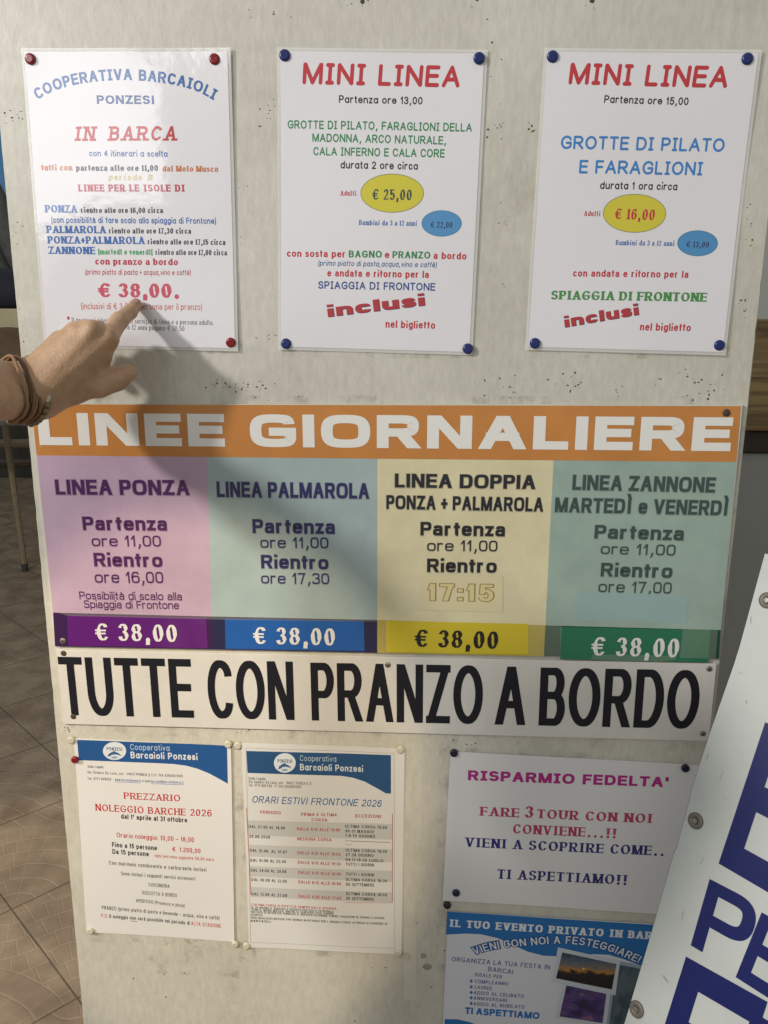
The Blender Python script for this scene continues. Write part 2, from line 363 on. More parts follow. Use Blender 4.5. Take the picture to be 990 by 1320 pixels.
class Sheet:
    """a flat thing on a plane: origin, right and up axes; pixels of the photograph give positions on it"""
    def __init__(s, name, label, cat, quad, d=0.0, plane=None, group=None):
        s.plane = plane; s.d = d
        P = [s.world(*q) for q in quad]
        c = sum(P, Vector())/4
        u = ((P[1]-P[0])+(P[2]-P[3])).normalized()
        if plane: n = plane[1]; u = (u-n*u.dot(n)).normalized()
        else: n = Vector((0, -1, 0)); u.y = 0; u.normalize()
        v = n.cross(u)
        M = Matrix(((u.x, v.x, n.x, c.x), (u.y, v.y, n.y, c.y), (u.z, v.z, n.z, c.z), (0, 0, 0, 1)))
        s.M = M; s.Mi = M.inverted()
        s.root = empty(name, None, mw=M); tag(s.root, label, cat, group)
        L = [s.loc(*q) for q in quad]
        s.w = ((L[1][0]-L[0][0])+(L[2][0]-L[3][0]))/2; s.hgt = ((L[0][1]-L[3][1])+(L[1][1]-L[2][1]))/2
        s.h = lambda x, y: 0.0
        s.lift = 0.0; s.curl = 0
    def world(s, px, py):
        if s.plane is None: return at(px, py, s.d)
        o, n = s.plane[0], s.plane[1]
        v = RW @ Vector(((px-495)/FPX, -(py-660)/FPX, -1.0))
        return CAM + v*((o-CAM).dot(n)/v.dot(n))
    def loc(s, px, py):
        p = s.Mi @ s.world(px, py); return (p.x, p.y)
    def flat(s, name, pts, m, z, label=None, px=True, thick=0.0, sub=1):
        """a printed or stuck flat shape from outline points"""
        L = [s.loc(*p) for p in pts] if px else pts
        mb = MB()
        if len(L) == 4 and sub > 1:
            A, B, C, D = [Vector(q) for q in L]
            for j in range(sub+1):
                for i in range(sub+1):
                    a = i/sub; b = j/sub
                    p = A*(1-a)*(1-b)+B*a*(1-b)+C*a*b+D*(1-a)*b
                    mb.v.append((p.x, p.y, z+s.h(p.x, p.y)))
            for j in range(sub):
                for i in range(sub):
                    q = j*(sub+1)+i; mb.f.append((q, q+sub+1, q+sub+2, q+1))
        else:
            if s.curl:
                import bmesh
                bm = bmesh.new(); bm.faces.new([bm.verts.new((x, y, 0)) for x, y in L])
                bmesh.ops.triangulate(bm, faces=bm.faces[:])
                for _ in range(7):
                    ed = [e for e in bm.edges if e.calc_length() > .009]
                    if not ed: break
                    bmesh.ops.subdivide_edges(bm, edges=ed, cuts=1, use_grid_fill=False)
                    bmesh.ops.triangulate(bm, faces=[f for f in bm.faces if len(f.verts) > 3])
                bm.verts.index_update()
                mb.add([(q.co.x, q.co.y, z+s.h(q.co.x, q.co.y)) for q in bm.verts], [tuple(q.index for q in f.verts) for f in bm.faces]); bm.free()
            else: mb.add([(x, y, z+s.h(x, y)) for x, y in L], [tuple(range(len(L)))])
        if thick:
            n = len(mb.v)
            import bmesh
            bm = bmesh.new()
            vs = [bm.verts.new(v) for v in mb.v]
            fs = [bm.faces.new([vs[i] for i in f]) for f in mb.f]
            r = bmesh.ops.extrude_face_region(bm, geom=fs)
            for e in r['geom']:
                if isinstance(e, bmesh.types.BMVert): e.co.z -= thick
            bmesh.ops.recalc_face_normals(bm, faces=bm.faces[:])
            bm.verts.index_update()
            mb.v = [tuple(v.co) for v in bm.verts]; mb.f = [tuple(v.index for v in f.verts) for f in bm.faces]; bm.free()
        o = mb.build(name, m, s.root)
        if label: o['label'] = label
        return o
    def disc(s, name, c, rx, ry, m, z, n=40, label=None, ang=0.0):
        c_ = s.loc(*c); ax = Vector(s.loc(c[0]+rx*math.cos(ang), c[1]+rx*math.sin(ang)))-Vector(c_); ay = Vector(s.loc(c[0]-ry*math.sin(-ang)*-1, c[1]-ry*math.cos(ang)))-Vector(c_)
        return s.flat(name, [(c_[0]+ax.x*math.cos(t)+ay.x*math.sin(t), c_[1]+ax.y*math.cos(t)+ay.y*math.sin(t)) for t in [2*math.pi*i/n for i in range(n)]], m, z, label, px=False)
    def text(s, txt, st, a, b, cap, m, z=0.00018, name='lettering', label=None, path=None, seg=None, grow=0.0, off=(0, 0), tilt=0.0):
        if cap < 5.3: st = {'sansm': 'tiny', 'sans': 'tinyb', 'verd': 'tinyb'}.get(st, st)
        if seg is None: seg = 5 if cap < 12 else 9
        items, tot = layout(txt, st, seg, grow)
        eps = 0.000012
        if path:
            P = [Vector(s.loc(*p)) for p in path]
            Q = []                                             # catmull-rom through the path points
            for i in range(len(P)-1):
                p0 = P[max(i-1, 0)]; p1 = P[i]; p2 = P[i+1]; p3 = P[min(i+2, len(P)-1)]
                for j in range(10):
                    t = j/10
                    Q.append(.5*((2*p1)+(p2-p0)*t+(2*p0-5*p1+4*p2-p3)*t*t+(3*p1-p0-3*p2+p3)*t**3))
            Q.append(P[-1]); cum = [0]
            for i in range(1, len(Q)): cum.append(cum[-1]+(Q[i]-Q[i-1]).length)
            width = cum[-1]
            mid = path[len(path)//2]
        else:
            A = Vector(s.loc(*a)); B = Vector(s.loc(*b)); width = (B-A).length; mid = ((a[0]+b[0])/2, (a[1]+b[1])/2)
        ch = (Vector(s.loc(mid[0], mid[1]-cap))-Vector(s.loc(*mid))).length
        sx = width/tot; mb = MB(); gi = 0
        for P_, x, wd in items:
            if path:
                cx = (x+wd/2)*sx
                i = max(1, min(len(cum)-1, next((k for k, c in enumerate(cum) if c >= cx), len(cum)-1)))
                f = (cx-cum[i-1])/((cum[i]-cum[i-1]) or 1)
                o = Q[i-1].lerp(Q[i], f); tdir = (Q[min(i+1, len(Q)-1)]-Q[max(i-2, 0)]).normalized(); o = o-tdir*(wd/2*sx)
            else:
                tdir = (B-A).normalized(); o = A+tdir*(x*sx)
            up = Vector((-tdir.y, tdir.x))
            if tilt: up = (up+tdir*tilt).normalized() if not path else up
            k = gi % 2
            for q, pg in enumerate(P_):
                zz = z+eps*(q+1)+eps*0.4*k
                def tr(p):
                    r = o+tdir*(p[0]*sx)+up*(p[1]*ch)
                    return (r.x+off[0], r.y+off[1], zz+s.h(r.x, r.y))
                if pg[0] == 'strip':
                    L, R_ = pg[1], pg[2]; n = len(L)
                    mb.add([tr(p) for p in L]+[tr(p) for p in R_], [(i, n+i, n+i+1, i+1) for i in range(n-1)])
                else:
                    mb.add([tr(p) for p in pg[1]], [tuple(range(len(pg[1])))])
            gi += 1
        o = mb.build(name, m, s.root)
        if label: o['label'] = label
        return o
    def line(s, name, a, b, wpx, m, z):
        A = Vector(s.loc(*a)); B = Vector(s.loc(*b)); t = (B-A).normalized(); n = Vector((-t.y, t.x))*(wpx*0.00045)
        return s.flat(name, [tuple(q) for q in (A-n, B-n, B+n, A+n)], m, z, px=False)

# ---------------------------------------------------------------- ground
def floor_material():
    m = bpy.data.materials.new('fan_tiles'); m.use_nodes = True; nt = m.node_tree; N = nt.nodes; Lk = nt.links
    b = N['Principled BSDF']; b.inputs['Roughness'].default_value = 0.42
    g = N.new('ShaderNodeNewGeometry')
    mp = N.new('ShaderNodeMapping'); mp.vector_type = 'POINT'
    T = 0.42
    p = on_floor(15, 1172)
    ang = math.radians(FLOOR_ANG)
    # local = R(-ang) (pos - p) / T
    mp.inputs['Rotation'].default_value = (0, 0, -ang); mp.inputs['Scale'].default_value = (1/T, 1/T, 1/T)
    sub = N.new('ShaderNodeVectorMath'); sub.operation = 'SUBTRACT'; sub.inputs[1].default_value = tuple(p)
    Lk.new(g.outputs['Position'], sub.inputs[0]); Lk.new(sub.outputs[0], mp.inputs['Vector'])
    fr = N.new('ShaderNodeVectorMath'); fr.operation = 'FRACTION'; Lk.new(mp.outputs[0], fr.inputs[0])
    sp = N.new('ShaderNodeSeparateXYZ'); Lk.new(fr.outputs[0], sp.inputs[0])
    def M(op, a, b_=None, c=None):
        n = N.new('ShaderNodeMath'); n.operation = op
        for i, v in enumerate((a, b_, c)):
            if v is None: continue
            if isinstance(v, (int, float)): n.inputs[i].default_value = v
            else: Lk.new(v, n.inputs[i])
        return n.outputs[0]
    x, y = sp.outputs[0], sp.outputs[1]
    def edge(v, w):           # 1 near 0 or 1 of a fraction
        a = M('SUBTRACT', v, 0.5); a = M('ABSOLUTE', a); return M('SMOOTH_MIN', M('MAXIMUM', M('MULTIPLY', M('SUBTRACT', a, 0.5-w), 1/w), 0.0), 1.0, 0.05)
    grout = M('MAXIMUM', edge(x, 0.008), edge(y, 0.008))
    def fan(cx, cy):
        dx = M('SUBTRACT', x, cx); dy = M('SUBTRACT', y, cy)
        r = M('SQRT', M('ADD', M('MULTIPLY', dx, dx), M('MULTIPLY', dy, dy)))
        nz = N.new('ShaderNodeTexNoise'); nz.inputs['Scale'].default_value = 14; Lk.new(g.outputs['Position'], nz.inputs['Vector'])
        rr = M('MULTIPLY', M('ADD', r, M('MULTIPLY', M('SUBTRACT', nz.outputs['Fac'], 0.5), 0.03)), 6.5)
        ring = M('FLOOR', rr); fr_ = M('FRACT', rr)
        an = M('ARCTAN2', dy, dx)
        seg = M('FRACT', M('ADD', M('MULTIPLY', M('MULTIPLY', an, 1.55), M('ADD', ring, 0.7)), M('MULTIPLY', ring, 0.37)))
        a1 = edge(fr_, 0.07); a2 = edge(seg, 0.07)
        return M('MAXIMUM', a1, a2), r
    f1, r1 = fan(0.0, 0.0); f2, r2 = fan(1.0, 1.0)
    sel = M('LESS_THAN', r1, 0.93)
    mx = N.new('ShaderNodeMix'); mx.data_type = 'FLOAT'; Lk.new(sel, mx.inputs[0]); Lk.new(f2, mx.inputs[2]); Lk.new(f1, mx.inputs[3])
    joint = mx.outputs[0]
    nz = N.new('ShaderNodeTexNoise'); nz.inputs['Scale'].default_value = 9; nz.inputs['Detail'].default_value = 8; Lk.new(g.outputs['Position'], nz.inputs['Vector'])
    rp = N.new('ShaderNodeValToRGB'); rp.color_ramp.elements[0].position = .3; rp.color_ramp.elements[1].position = .72
    rp.color_ramp.elements[0].color = (.17, .125, .088, 1); rp.color_ramp.elements[1].color = (.30, .235, .17, 1); Lk.new(nz.outputs['Fac'], rp.inputs[0])
    c1 = N.new('ShaderNodeMix'); c1.data_type = 'RGBA'; Lk.new(M('MULTIPLY', M('MULTIPLY', joint, nz.outputs['Fac']), 0.5), c1.inputs[0]); Lk.new(rp.outputs[0], c1.inputs[6]); c1.inputs[7].default_value = (.42, .35, .27, 1)
    c2 = N.new('ShaderNodeMix'); c2.data_type = 'RGBA'; Lk.new(grout, c2.inputs[0]); Lk.new(c1.outputs[2], c2.inputs[6]); c2.inputs[7].default_value = (.045, .036, .026, 1)
    Lk.new(c2.outputs[2], b.inputs['Base Color'])
    bp = N.new('ShaderNodeBump'); bp.inputs['Distance'].default_value = 0.002; bp.inputs['Strength'].default_value = .5
    Lk.new(M('SUBTRACT', M('MULTIPLY', nz.outputs['Fac'], .4), M('MAXIMUM', joint, grout)), bp.inputs['Height']); Lk.new(bp.outputs[0], b.inputs['Normal'])
    return m
_a, _b2 = on_floor(0, 1180), on_floor(95, 1135); FLOOR_ANG = math.degrees(math.atan2(_b2.y-_a.y, _b2.x-_a.x))
fl = MB().box((-14, -8, FZ-.05), (14, 12, FZ)).build('floor', floor_material())
tag(fl, 'brown stamped fan pattern tiles on the ground', kind='structure')

# ---------------------------------------------------------------- the board
XL = at(1, 185).x; XR = at(980.5, 380).x
def board_material():
    m = bpy.data.materials.new('dirty_white_paint'); m.use_nodes = True; nt = m.node_tree; N = nt.nodes; Lk = nt.links
    b = N['Principled BSDF']; b.inputs['Roughness'].default_value = 0.42
    g = N.new('ShaderNodeNewGeometry')
    def noise(sc, det, rough=.6, stretch=None):
        n = N.new('ShaderNodeTexNoise'); n.inputs['Scale'].default_value = sc; n.inputs['Detail'].default_value = det; n.inputs['Roughness'].default_value = rough
        if stretch:
            mp = N.new('ShaderNodeMapping'); mp.inputs['Scale'].default_value = stretch; Lk.new(g.outputs['Position'], mp.inputs['Vector']); Lk.new(mp.outputs[0], n.inputs['Vector'])
        else: Lk.new(g.outputs['Position'], n.inputs['Vector'])
        return n.outputs['Fac']
    def ramp(v, p0, p1, c0, c1):
        r = N.new('ShaderNodeValToRGB'); r.color_ramp.elements[0].position = p0; r.color_ramp.elements[1].position = p1
        r.color_ramp.elements[0].color = (*c0, 1); r.color_ramp.elements[1].color = (*c1, 1); Lk.new(v, r.inputs[0]); return r.outputs[0]
    def mixc(f, a, b_, mode='MIX'):
        x = N.new('ShaderNodeMix'); x.data_type = 'RGBA'; x.blend_type = mode
        if isinstance(f, (int, float)): x.inputs[0].default_value = f
        else: Lk.new(f, x.inputs[0])
        for i, v in ((6, a), (7, b_)):
            if isinstance(v, tuple): x.inputs[i].default_value = (*v, 1)
            else: Lk.new(v, x.inputs[i])
        return x.outputs[2]
    base = ramp(noise(5, 8, .7), .3, .7, (.565, .545, .475), (.685, .665, .60))
    fine = ramp(noise(140, 5, .7, (1, 1, .35)), .35, .75, (.82, .815, .80), (1, 1, 1))
    c = mixc(1.0, base, fine, 'MULTIPLY')
    stain = ramp(noise(16, 9, .75, (1, 1, .5)), .60, .74, (0, 0, 0), (1, 1, 1))
    c = mixc(ramp(noise(16, 9, .75, (1, 1, .5)), .58, .80, (0, 0, 0), (.55, .55, .55)), c, (.27, .25, .20))
    spk = ramp(noise(420, 2, .5), .74, .78, (0, 0, 0), (.5, .5, .5))
    c = mixc(spk, c, (.18, .16, .13))
    worn = ramp(noise(30, 6, .7, (1, 1, .12)), .66, .8, (0, 0, 0), (.45, .45, .45))
    c = mixc(worn, c, (.70, .68, .62))
    Lk.new(c, b.inputs['Base Color'])
    bp = N.new('ShaderNodeBump'); bp.inputs['Distance'].default_value = 0.0006; bp.inputs['Strength'].default_value = .8
    Lk.new(noise(90, 6, .7, (1, 1, .5)), bp.inputs['Height']); Lk.new(bp.outputs[0], b.inputs['Normal'])
    return m
bd = empty('notice_board', ((XL+XR)/2, 0.0, 0.0))
tag(bd, 'tall scuffed off-white painted notice board covered with signs and sheets', 'notice board')
hwid = (XR-XL)/2
MBOARD = board_material()
# front outline with slightly chipped edges
n = 210; L_, R_ = [], []
for i in range(n+1):
    z = FZ+0.05+2.10*i/210
    L_.append((-hwid+rnd.uniform(-.0002, .0002)+(0.0008*rnd.random() if rnd.random() < .06 else 0), z)); R_.append((hwid+rnd.uniform(-.0002, .0002)-(0.0008*rnd.random() if rnd.random() < .06 else 0), z))
mb = MB(); T0 = 0.018
for i in range(n+1):
    mb.v += [(L_[i][0]+.0012, 0, L_[i][1]), (R_[i][0]-.0012, 0, R_[i][1]), (R_[i][0], .0014, R_[i][1]), (R_[i][0], T0, R_[i][1]), (L_[i][0], T0, L_[i][1]), (L_[i][0], .0014, L_[i][1])]
for i in range(n):
    for k in range(6):
        a = i*6+k; b_ = i*6+(k+1) % 6; mb.f.append((a, b_, b_+6, a+6))
mb.f.append(tuple(range(6))[::-1]); mb.f.append(tuple(n*6+k for k in range(6)))
mb.build('panel', MBOARD, bd)
for sx in (-.3, .3):
    MB().box((sx-.03, -.16, FZ), (sx+.03, .30, FZ+.05), .004).build('foot', mat('worn_timber', (.28, .2, .12), .7, var=.3), bd)
# staple holes and specks where the photograph shows clusters of them
mk = mat('staple_rust', (.05, .04, .03), .7)
mb = MB()
def speck(px, py, r):
    p = at(px, py); k = 7; a0 = rnd.random()*6
    el = rnd.uniform(.6, 1.6)
    mb.add([(p.x-bd.location.x+r*el*math.cos(a0+2*math.pi*j/k)*rnd.uniform(.7, 1.1), -0.00025, p.z+r/el*math.sin(a0+2*math.pi*j/k)*rnd.uniform(.7, 1.1)) for j in range(k)], [tuple(range(k))])
clusters = [(20,148,18,14,12),(280,500,14,12,8),(310,500,30,8,16),(345,505,22,12,10),(650,500,30,16,14),(735,495,25,14,14),(795,502,8,8,5),(905,505,24,12,14),(880,480,10,6,4),(345,145,14,12,9),
 (640,165,14,14,8),(690,165,14,10,8),(965,300,10,60,8),(960,395,6,16,8),(345,435,10,8,5),(375,940,60,6,7),(320,945,18,5,4),(597,958,26,6,8),(85,938,8,7,10),(560,940,20,5,4),(480,5,40,10,5),(763,5,10,10,3),
 (25,300,14,40,5),(25,420,12,40,6),(640,90,8,40,5),(500,1260,60,50,8),(200,1270,70,30,6),(550,1195,14,14,5),(570,1250,6,60,6),(360,25,40,20,5),(620,20,20,20,3),(880,490,60,10,7),(100,1290,30,20,4),(310,280,8,60,6),(650,300,8,70,6)]
for cx, cy, sx, sy, k in clusters:
    for _ in range(k): speck(cx+rnd.gauss(0, sx*.55), cy+rnd.gauss(0, sy*.55), rnd.choice((.0005, .0006, .0008, .0012)))
for px, py in ((467,2),(763,1)): speck(px, py, .0028)
tag(mb.build('staple_holes', mk, bd), kind='stuff')
# paler filler patches and tape residue on the board
pale = mat('pale_filler', (.66, .64, .56), .5, var=.1, scale=40)
def patch(pts, m=pale, y=-.0004, name='filler_patch'):
    P = [at(*q) for q in pts]
    MB().add([(p.x-bd.location.x, y, p.z) for p in P], [tuple(range(len(P)))]).build(name, m, bd)
def blob(cx, cy, rx, ry, k=26):
    return [(cx+rx*math.cos(2*math.pi*i/k)*rnd.uniform(.86, 1.08), cy+ry*math.sin(2*math.pi*i/k)*rnd.uniform(.86, 1.08)) for i in range(k)]
patch([(520, 1196), (537, 1196), (537, 1288), (521, 1289)], mat('tape_residue', (.60, .58, .50), .3))
smudge = mat('grey_smudge', (.36, .34, .29), .6, var=.35, scale=60)
for c in ((546, 1232, 4, 3.5), (551, 1246, 6, 4)): patch(blob(*c), smudge, -.0005, 'smudge')

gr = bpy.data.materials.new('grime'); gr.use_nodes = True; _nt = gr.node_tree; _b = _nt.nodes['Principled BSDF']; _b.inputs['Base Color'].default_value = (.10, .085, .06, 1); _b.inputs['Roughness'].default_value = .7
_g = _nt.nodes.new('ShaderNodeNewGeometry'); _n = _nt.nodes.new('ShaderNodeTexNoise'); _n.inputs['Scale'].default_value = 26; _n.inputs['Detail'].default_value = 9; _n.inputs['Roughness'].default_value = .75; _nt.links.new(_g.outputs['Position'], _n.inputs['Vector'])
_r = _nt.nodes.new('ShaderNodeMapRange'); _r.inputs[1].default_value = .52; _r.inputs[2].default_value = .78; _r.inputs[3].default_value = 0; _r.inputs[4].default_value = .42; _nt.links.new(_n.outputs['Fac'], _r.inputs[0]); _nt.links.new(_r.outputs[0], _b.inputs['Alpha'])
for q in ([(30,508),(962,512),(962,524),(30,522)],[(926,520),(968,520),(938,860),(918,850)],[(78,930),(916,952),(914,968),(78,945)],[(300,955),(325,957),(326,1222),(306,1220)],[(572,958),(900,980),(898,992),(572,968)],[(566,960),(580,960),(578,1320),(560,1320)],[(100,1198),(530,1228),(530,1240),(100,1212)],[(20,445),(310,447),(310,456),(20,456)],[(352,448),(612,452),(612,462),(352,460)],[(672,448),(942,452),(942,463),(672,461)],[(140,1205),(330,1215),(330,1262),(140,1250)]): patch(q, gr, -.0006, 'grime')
# ---------------------------------------------------------------- inks and papers
LAM = dict(rough=.5, coat=1.0, coat_r=.08, bump=.0005, bscale=22)
PAP = dict(rough=.62, spec=.35, bump=.0001, bscale=40)
def ink(rgb, kind=LAM, name='ink'): return mat(name, tuple(rgb), **kind)
WHITE_L = ink((.74, .73, .77), LAM, 'laminated_paper'); WHITE_P = ink((.72, .71, .71), PAP, 'plain_paper')
sleeve_m = bpy.data.materials.new('clear_laminate'); sleeve_m.use_nodes = True
_b = sleeve_m.node_tree.nodes['Principled BSDF']; _b.inputs['Base Color'].default_value = (.86, .86, .84, 1); _b.inputs['Roughness'].default_value = .12; _b.inputs['Alpha'].default_value = .42; _b.inputs['Coat Weight'].default_value = .6

def sheet(name, label, cat, quad, d, paper, margin=0.0, curl=0.0, ph=0.0, group=None):
    s = Sheet(name, label, cat, quad, d, group=group)
    w, h = s.w/2, s.hgt/2
    def hf(x, y, w=w, h=h):
        u, v = x/w, y/h
        return curl*(0.35+0.65*(abs(u)**3*abs(v)**3)*0.6+0.35*math.sin(2.3*u+1.7*v+ph)*(1-abs(u*v))+0.25*math.sin(3.1*v-1.2*u+2*ph))
    if curl: s.h = hf; s.curl = curl
    c = [(-w, h), (w, h), (w, -h), (-w, -h)]
    s.flat('paper', c, paper, 0.0002, px=False, thick=.00018, sub=16)
    if margin:
        g_ = margin
        s.flat('laminate_sleeve', [(-w-g_, h+g_), (w+g_, h+g_), (w+g_, -h-g_), (-w-g_, -h-g_)], sleeve_m, -0.0001, px=False, thick=.0002, sub=16)
    s.lift = .00022
    return s
def T(s, txt, st, x0, y0, x1, y1, cap, m, **k):
    k.setdefault('z', .00030 if s.lift else .0002)
    return s.text(txt, st, (x0, y0), (x1, y1), cap, m, **k)

NAVY = (.012, .03, .13); BLUE = (.02, .12, .42); LBLUE = (.03, .20, .55); RED = (.50, .018, .03); CRIM = (.48, .03, .07); PINKR = (.56, .07, .12); GREEN = (.02, .22, .07)
BLACK = (.012, .012, .016); DARK = (.02, .025, .05); ORANGE = (.55, .16, .04); LG = (.05, .25, .05)

# ---- boat trip price sheet, top left
s = sheet('price_sheet', 'laminated boat trip price sheet with red "IN BARCA" heading that the finger touches', 'sheet', [(29,65),(293,69),(304.5,447),(64,446)], .0012, WHITE_L, .0035, .0030, 0.3, 'laminated sheets in the top row')
P1 = s
i = lambda c: ink(c, LAM)
T(s, 'COOPERATIVA BARCAIOLI', 'verd', 0,0,0,0, 14.5, i((.02,.11,.36)), path=[(49,129),(72,117),(110,107.5),(163,104),(215,108.5),(252,117.5),(276,130)], label='arched blue words COOPERATIVA BARCAIOLI')
T(s, 'PONZESI', 'copper', 126,134.5,200,135, 11, i((.015,.07,.26)))
T(s, 'IN BARCA', 'courier', 97,182,227,182, 18.5, i(RED), label='red slanted words IN BARCA')
T(s, 'con 4 itinerari a scelta', 'comic', 116,202,217,203, 8, i(BLUE))
T(s, 'tutti con', 'cooper', 54,220,94,220, 7.5, i(ORANGE))
T(s, 'partenza alle ore 11,00', 'cooper', 99,220.5,205,221, 7.5, i(DARK))
T(s, 'dal Molo Musco', 'cooper', 210.5,221.5,282,222, 7.5, i(ORANGE))
T(s, 'periodo B', 'courier', 141,232.5,197,233, 7.5, i((.62,.50,.18)))
T(s, 'LINEE PER LE ISOLE DI', 'slab', 102,247,239,247.5, 9, i(CRIM))
T(s, 'PONZA', 'cooper', 59,274,100,274.3, 9.5, i(BLUE)); T(s, 'rientro alle ore 16,00 circa', 'cooper', 105,274.5,211,275, 7, i(DARK))
T(s, '(con possibilità di fare scalo alla spiaggia di Frontone)', 'comic', 67,287.5,279,289, 8, i(BLUE))
T(s, 'PALMAROLA', 'cooper', 61,300.5,137,301, 9.5, i(BLUE)); T(s, 'rientro alle ore 17,30 circa', 'cooper', 141,301,247,301.5, 7, i(DARK))
T(s, 'PONZA+PALMAROLA', 'cooper', 62.5,314,187,314.8, 9.5, i(BLUE)); T(s, 'rientro alle ore 17,15 circa', 'cooper', 191,315,291,316, 7, i(DARK))
T(s, 'ZANNONE', 'cooper', 63.5,327.3,123,327.8, 9.5, i(BLUE)); T(s, '(martedì e venerdì)', 'cooper', 127,328,197,328.6, 7, i((.04,.34,.10))); T(s, 'rientro alle ore 17,00 circa', 'cooper', 201,328.6,293,329.3, 7, i(DARK))
T(s, 'con pranzo a bordo', 'cooper', 123,341,230,342, 8.5, i(CRIM))
T(s, '(primo piatto di pasta + acqua,vino e caffè)', 'comici', 110,354,246,355, 7, i(CRIM))
T(s, '€ 38,00.', 'cooper', 127,383,232,384, 18, i(PINKR), label='large crimson price 38,00 under the fingertip')
T(s, '(inclusivi di € 3,50 a persona per il pranzo)', 'sansl', 105,398.5,261,399.7, 8, i((.55,.09,.05)))
T(s, '*', 'sans', 87,416,91,416, 8, i(CRIM)); T(s, 'Il prezzo si riferisce al solo servizio di linea e a persona adulta.', 'timesr', 93,415.5,276,419, 6.3, i(BLACK))
T(s, 'I bambini da 3 a 12 anni pagano € 30,50', 'timesr', 120,423.5,238,426.8, 6.3, i(BLACK))

# ---- 13,00 and 15,00 sheets
YEL = i((.62,.55,.03)); SKY = i((.07,.27,.55)); OUT = i((.22,.24,.1)); OUTB = i((.05,.2,.35))
def ellipse(s, c, rx, ry, m, mo, lab):
    s.disc('badge_rim', c, rx+1, ry+1, mo, .00026); s.disc('badge', c, rx, ry, m, .00030, label=lab)
s = P2 = sheet('price_sheet', 'laminated MINI LINEA sheet for the 13,00 departure, with green place names', 'sheet', [(361,65),(623,71),(606,452.5),(363.5,448)], .0012, WHITE_L, .0035, .0024, 1.4, 'laminated sheets in the top row')
T(s, 'MINI LINEA', 'comicb', 390,109,592,113, 28, i(RED), label='red words MINI LINEA', tilt=.05)
T(s, 'Partenza ore 13,00', 'comic', 437,133,544.5,135, 10, i(BLACK))
T(s, 'GROTTE DI PILATO, FARAGLIONI DELLA', 'comic', 371,166,608,170, 11, i(GREEN)); T(s, 'MADONNA, ARCO NATURALE,', 'comic', 402.7,183,575,186.7, 11, i(GREEN)); T(s, 'CALA INFERNO E CALA CORE', 'comic', 404,200.5,573,203.5, 11, i(GREEN))
T(s, 'durata 2 ore circa', 'comic', 439,217.5,538.5,219.3, 10, i(BLACK))
ellipse(s, (505.6,249.5), 40, 24.3, YEL, OUT, 'yellow oval price badge'); T(s, '€ 25,00', 'times', 480,257.5,530.5,258.5, 13.5, i((.02,.05,.06)), z=.00036)
T(s, 'Adulti', 'times', 439,252.3,459.5,252.8, 6.5, i(RED)); T(s, 'Bambini da 3 a 12 anni', 'times', 463,290.3,537.5,291.5, 6.5, i(BLUE))
ellipse(s, (569.3,288.3), 25, 16, SKY, OUTB, 'blue oval price badge'); T(s, '€ 22,00', 'times', 555,293.5,583,294, 7.5, i(NAVY), z=.00036)
T(s, 'con sosta per', 'sans', 370,331,445.6,332, 9, i(RED)); T(s, 'BAGNO', 'sans', 449.7,332,492.3,332.5, 9, i(GREEN)); T(s, 'e', 'sans', 496,332.8,502,332.9, 9, i(RED)); T(s, 'PRANZO', 'sans', 506,333,554.5,333.6, 9, i(GREEN)); T(s, 'a bordo', 'sans', 558.7,334,601,334.7, 9, i(RED))
T(s, '(primo piatto di pasta,acqua,vino e caffè)', 'comici', 410,342.5,562.5,345, 7, i((.02,.10,.30)))
T(s, 'e andata e ritorno per la', 'sans', 422,356.3,552.7,358.5, 9, i(RED)); T(s, 'SPIAGGIA DI FRONTONE', 'comic', 410.5,372.3,561,375, 10, i((.015,.06,.27)))
for ofs, c, z in (((.0006,-.0006), NAVY, .00028), ((0,0), (.42,.02,.03), .00040)): T(s, 'inclusi', 'wide', 423,408.5,548,393.5, 15, i(c), z=z, off=ofs)
T(s, 'nel biglietto', 'sans', 497,422.3,560.7,424, 9.5, i(RED))
s = P3 = sheet('price_sheet', 'laminated MINI LINEA sheet for the 15,00 departure, with blue place names', 'sheet', [(704,65.5),(971,71.5),(936,452.5),(682,448.5)], .0012, WHITE_L, .0035, .0026, 2.6, 'laminated sheets in the top row')
T(s, 'MINI LINEA', 'comicb', 732,109.5,936,114, 28, i(RED), label='red words MINI LINEA', tilt=.05)
T(s, 'Partenza ore 15,00', 'comic', 778,133.3,886.7,136, 10, i(BLACK))
T(s, 'GROTTE DI PILATO', 'comic', 722,192.7,933,196, 17.5, i(LBLUE)); T(s, 'E FARAGLIONI', 'comic', 745.7,224,905,226.3, 17.5, i(LBLUE)); T(s, 'durata 1 ora circa', 'comic', 772.7,244,872.7,245.5, 10, i(BLACK))
ellipse(s, (817.7,275.3), 40, 24.2, YEL, OUT, 'yellow oval price badge'); T(s, '€ 16,00', 'times', 791.7,282.3,843,284, 13.5, i(RED), z=.00036)
T(s, 'Adulti', 'times', 752.3,278.5,773.5,279, 6.5, i(RED)); T(s, 'Bambini da 3 a 12 anni', 'times', 793.3,316,869,317.2, 6.5, i(BLUE))
ellipse(s, (899,313.7), 25.4, 15.8, i((.06,.25,.52)), OUTB, 'blue oval price badge'); T(s, '€ 13,00', 'times', 884.3,318.6,913.3,319.2, 7.5, i(NAVY), z=.00036)
T(s, 'con andata e ritorno per la', 'sans', 738.3,356.5,886.7,358.3, 9, i(RED)); T(s, 'SPIAGGIA DI FRONTONE', 'cooper', 710,386,910,389, 11.5, i(LG))
for ofs, c, z in (((.0006,-.0006), NAVY, .00028), ((0,0), (.42,.02,.03), .00040)): T(s, 'inclusi', 'wide', 728,422,823,405.5, 14, i(c), z=z, off=ofs)
T(s, 'nel biglietto', 'sans', 824,425.8,889.3,427, 9.5, i(RED))

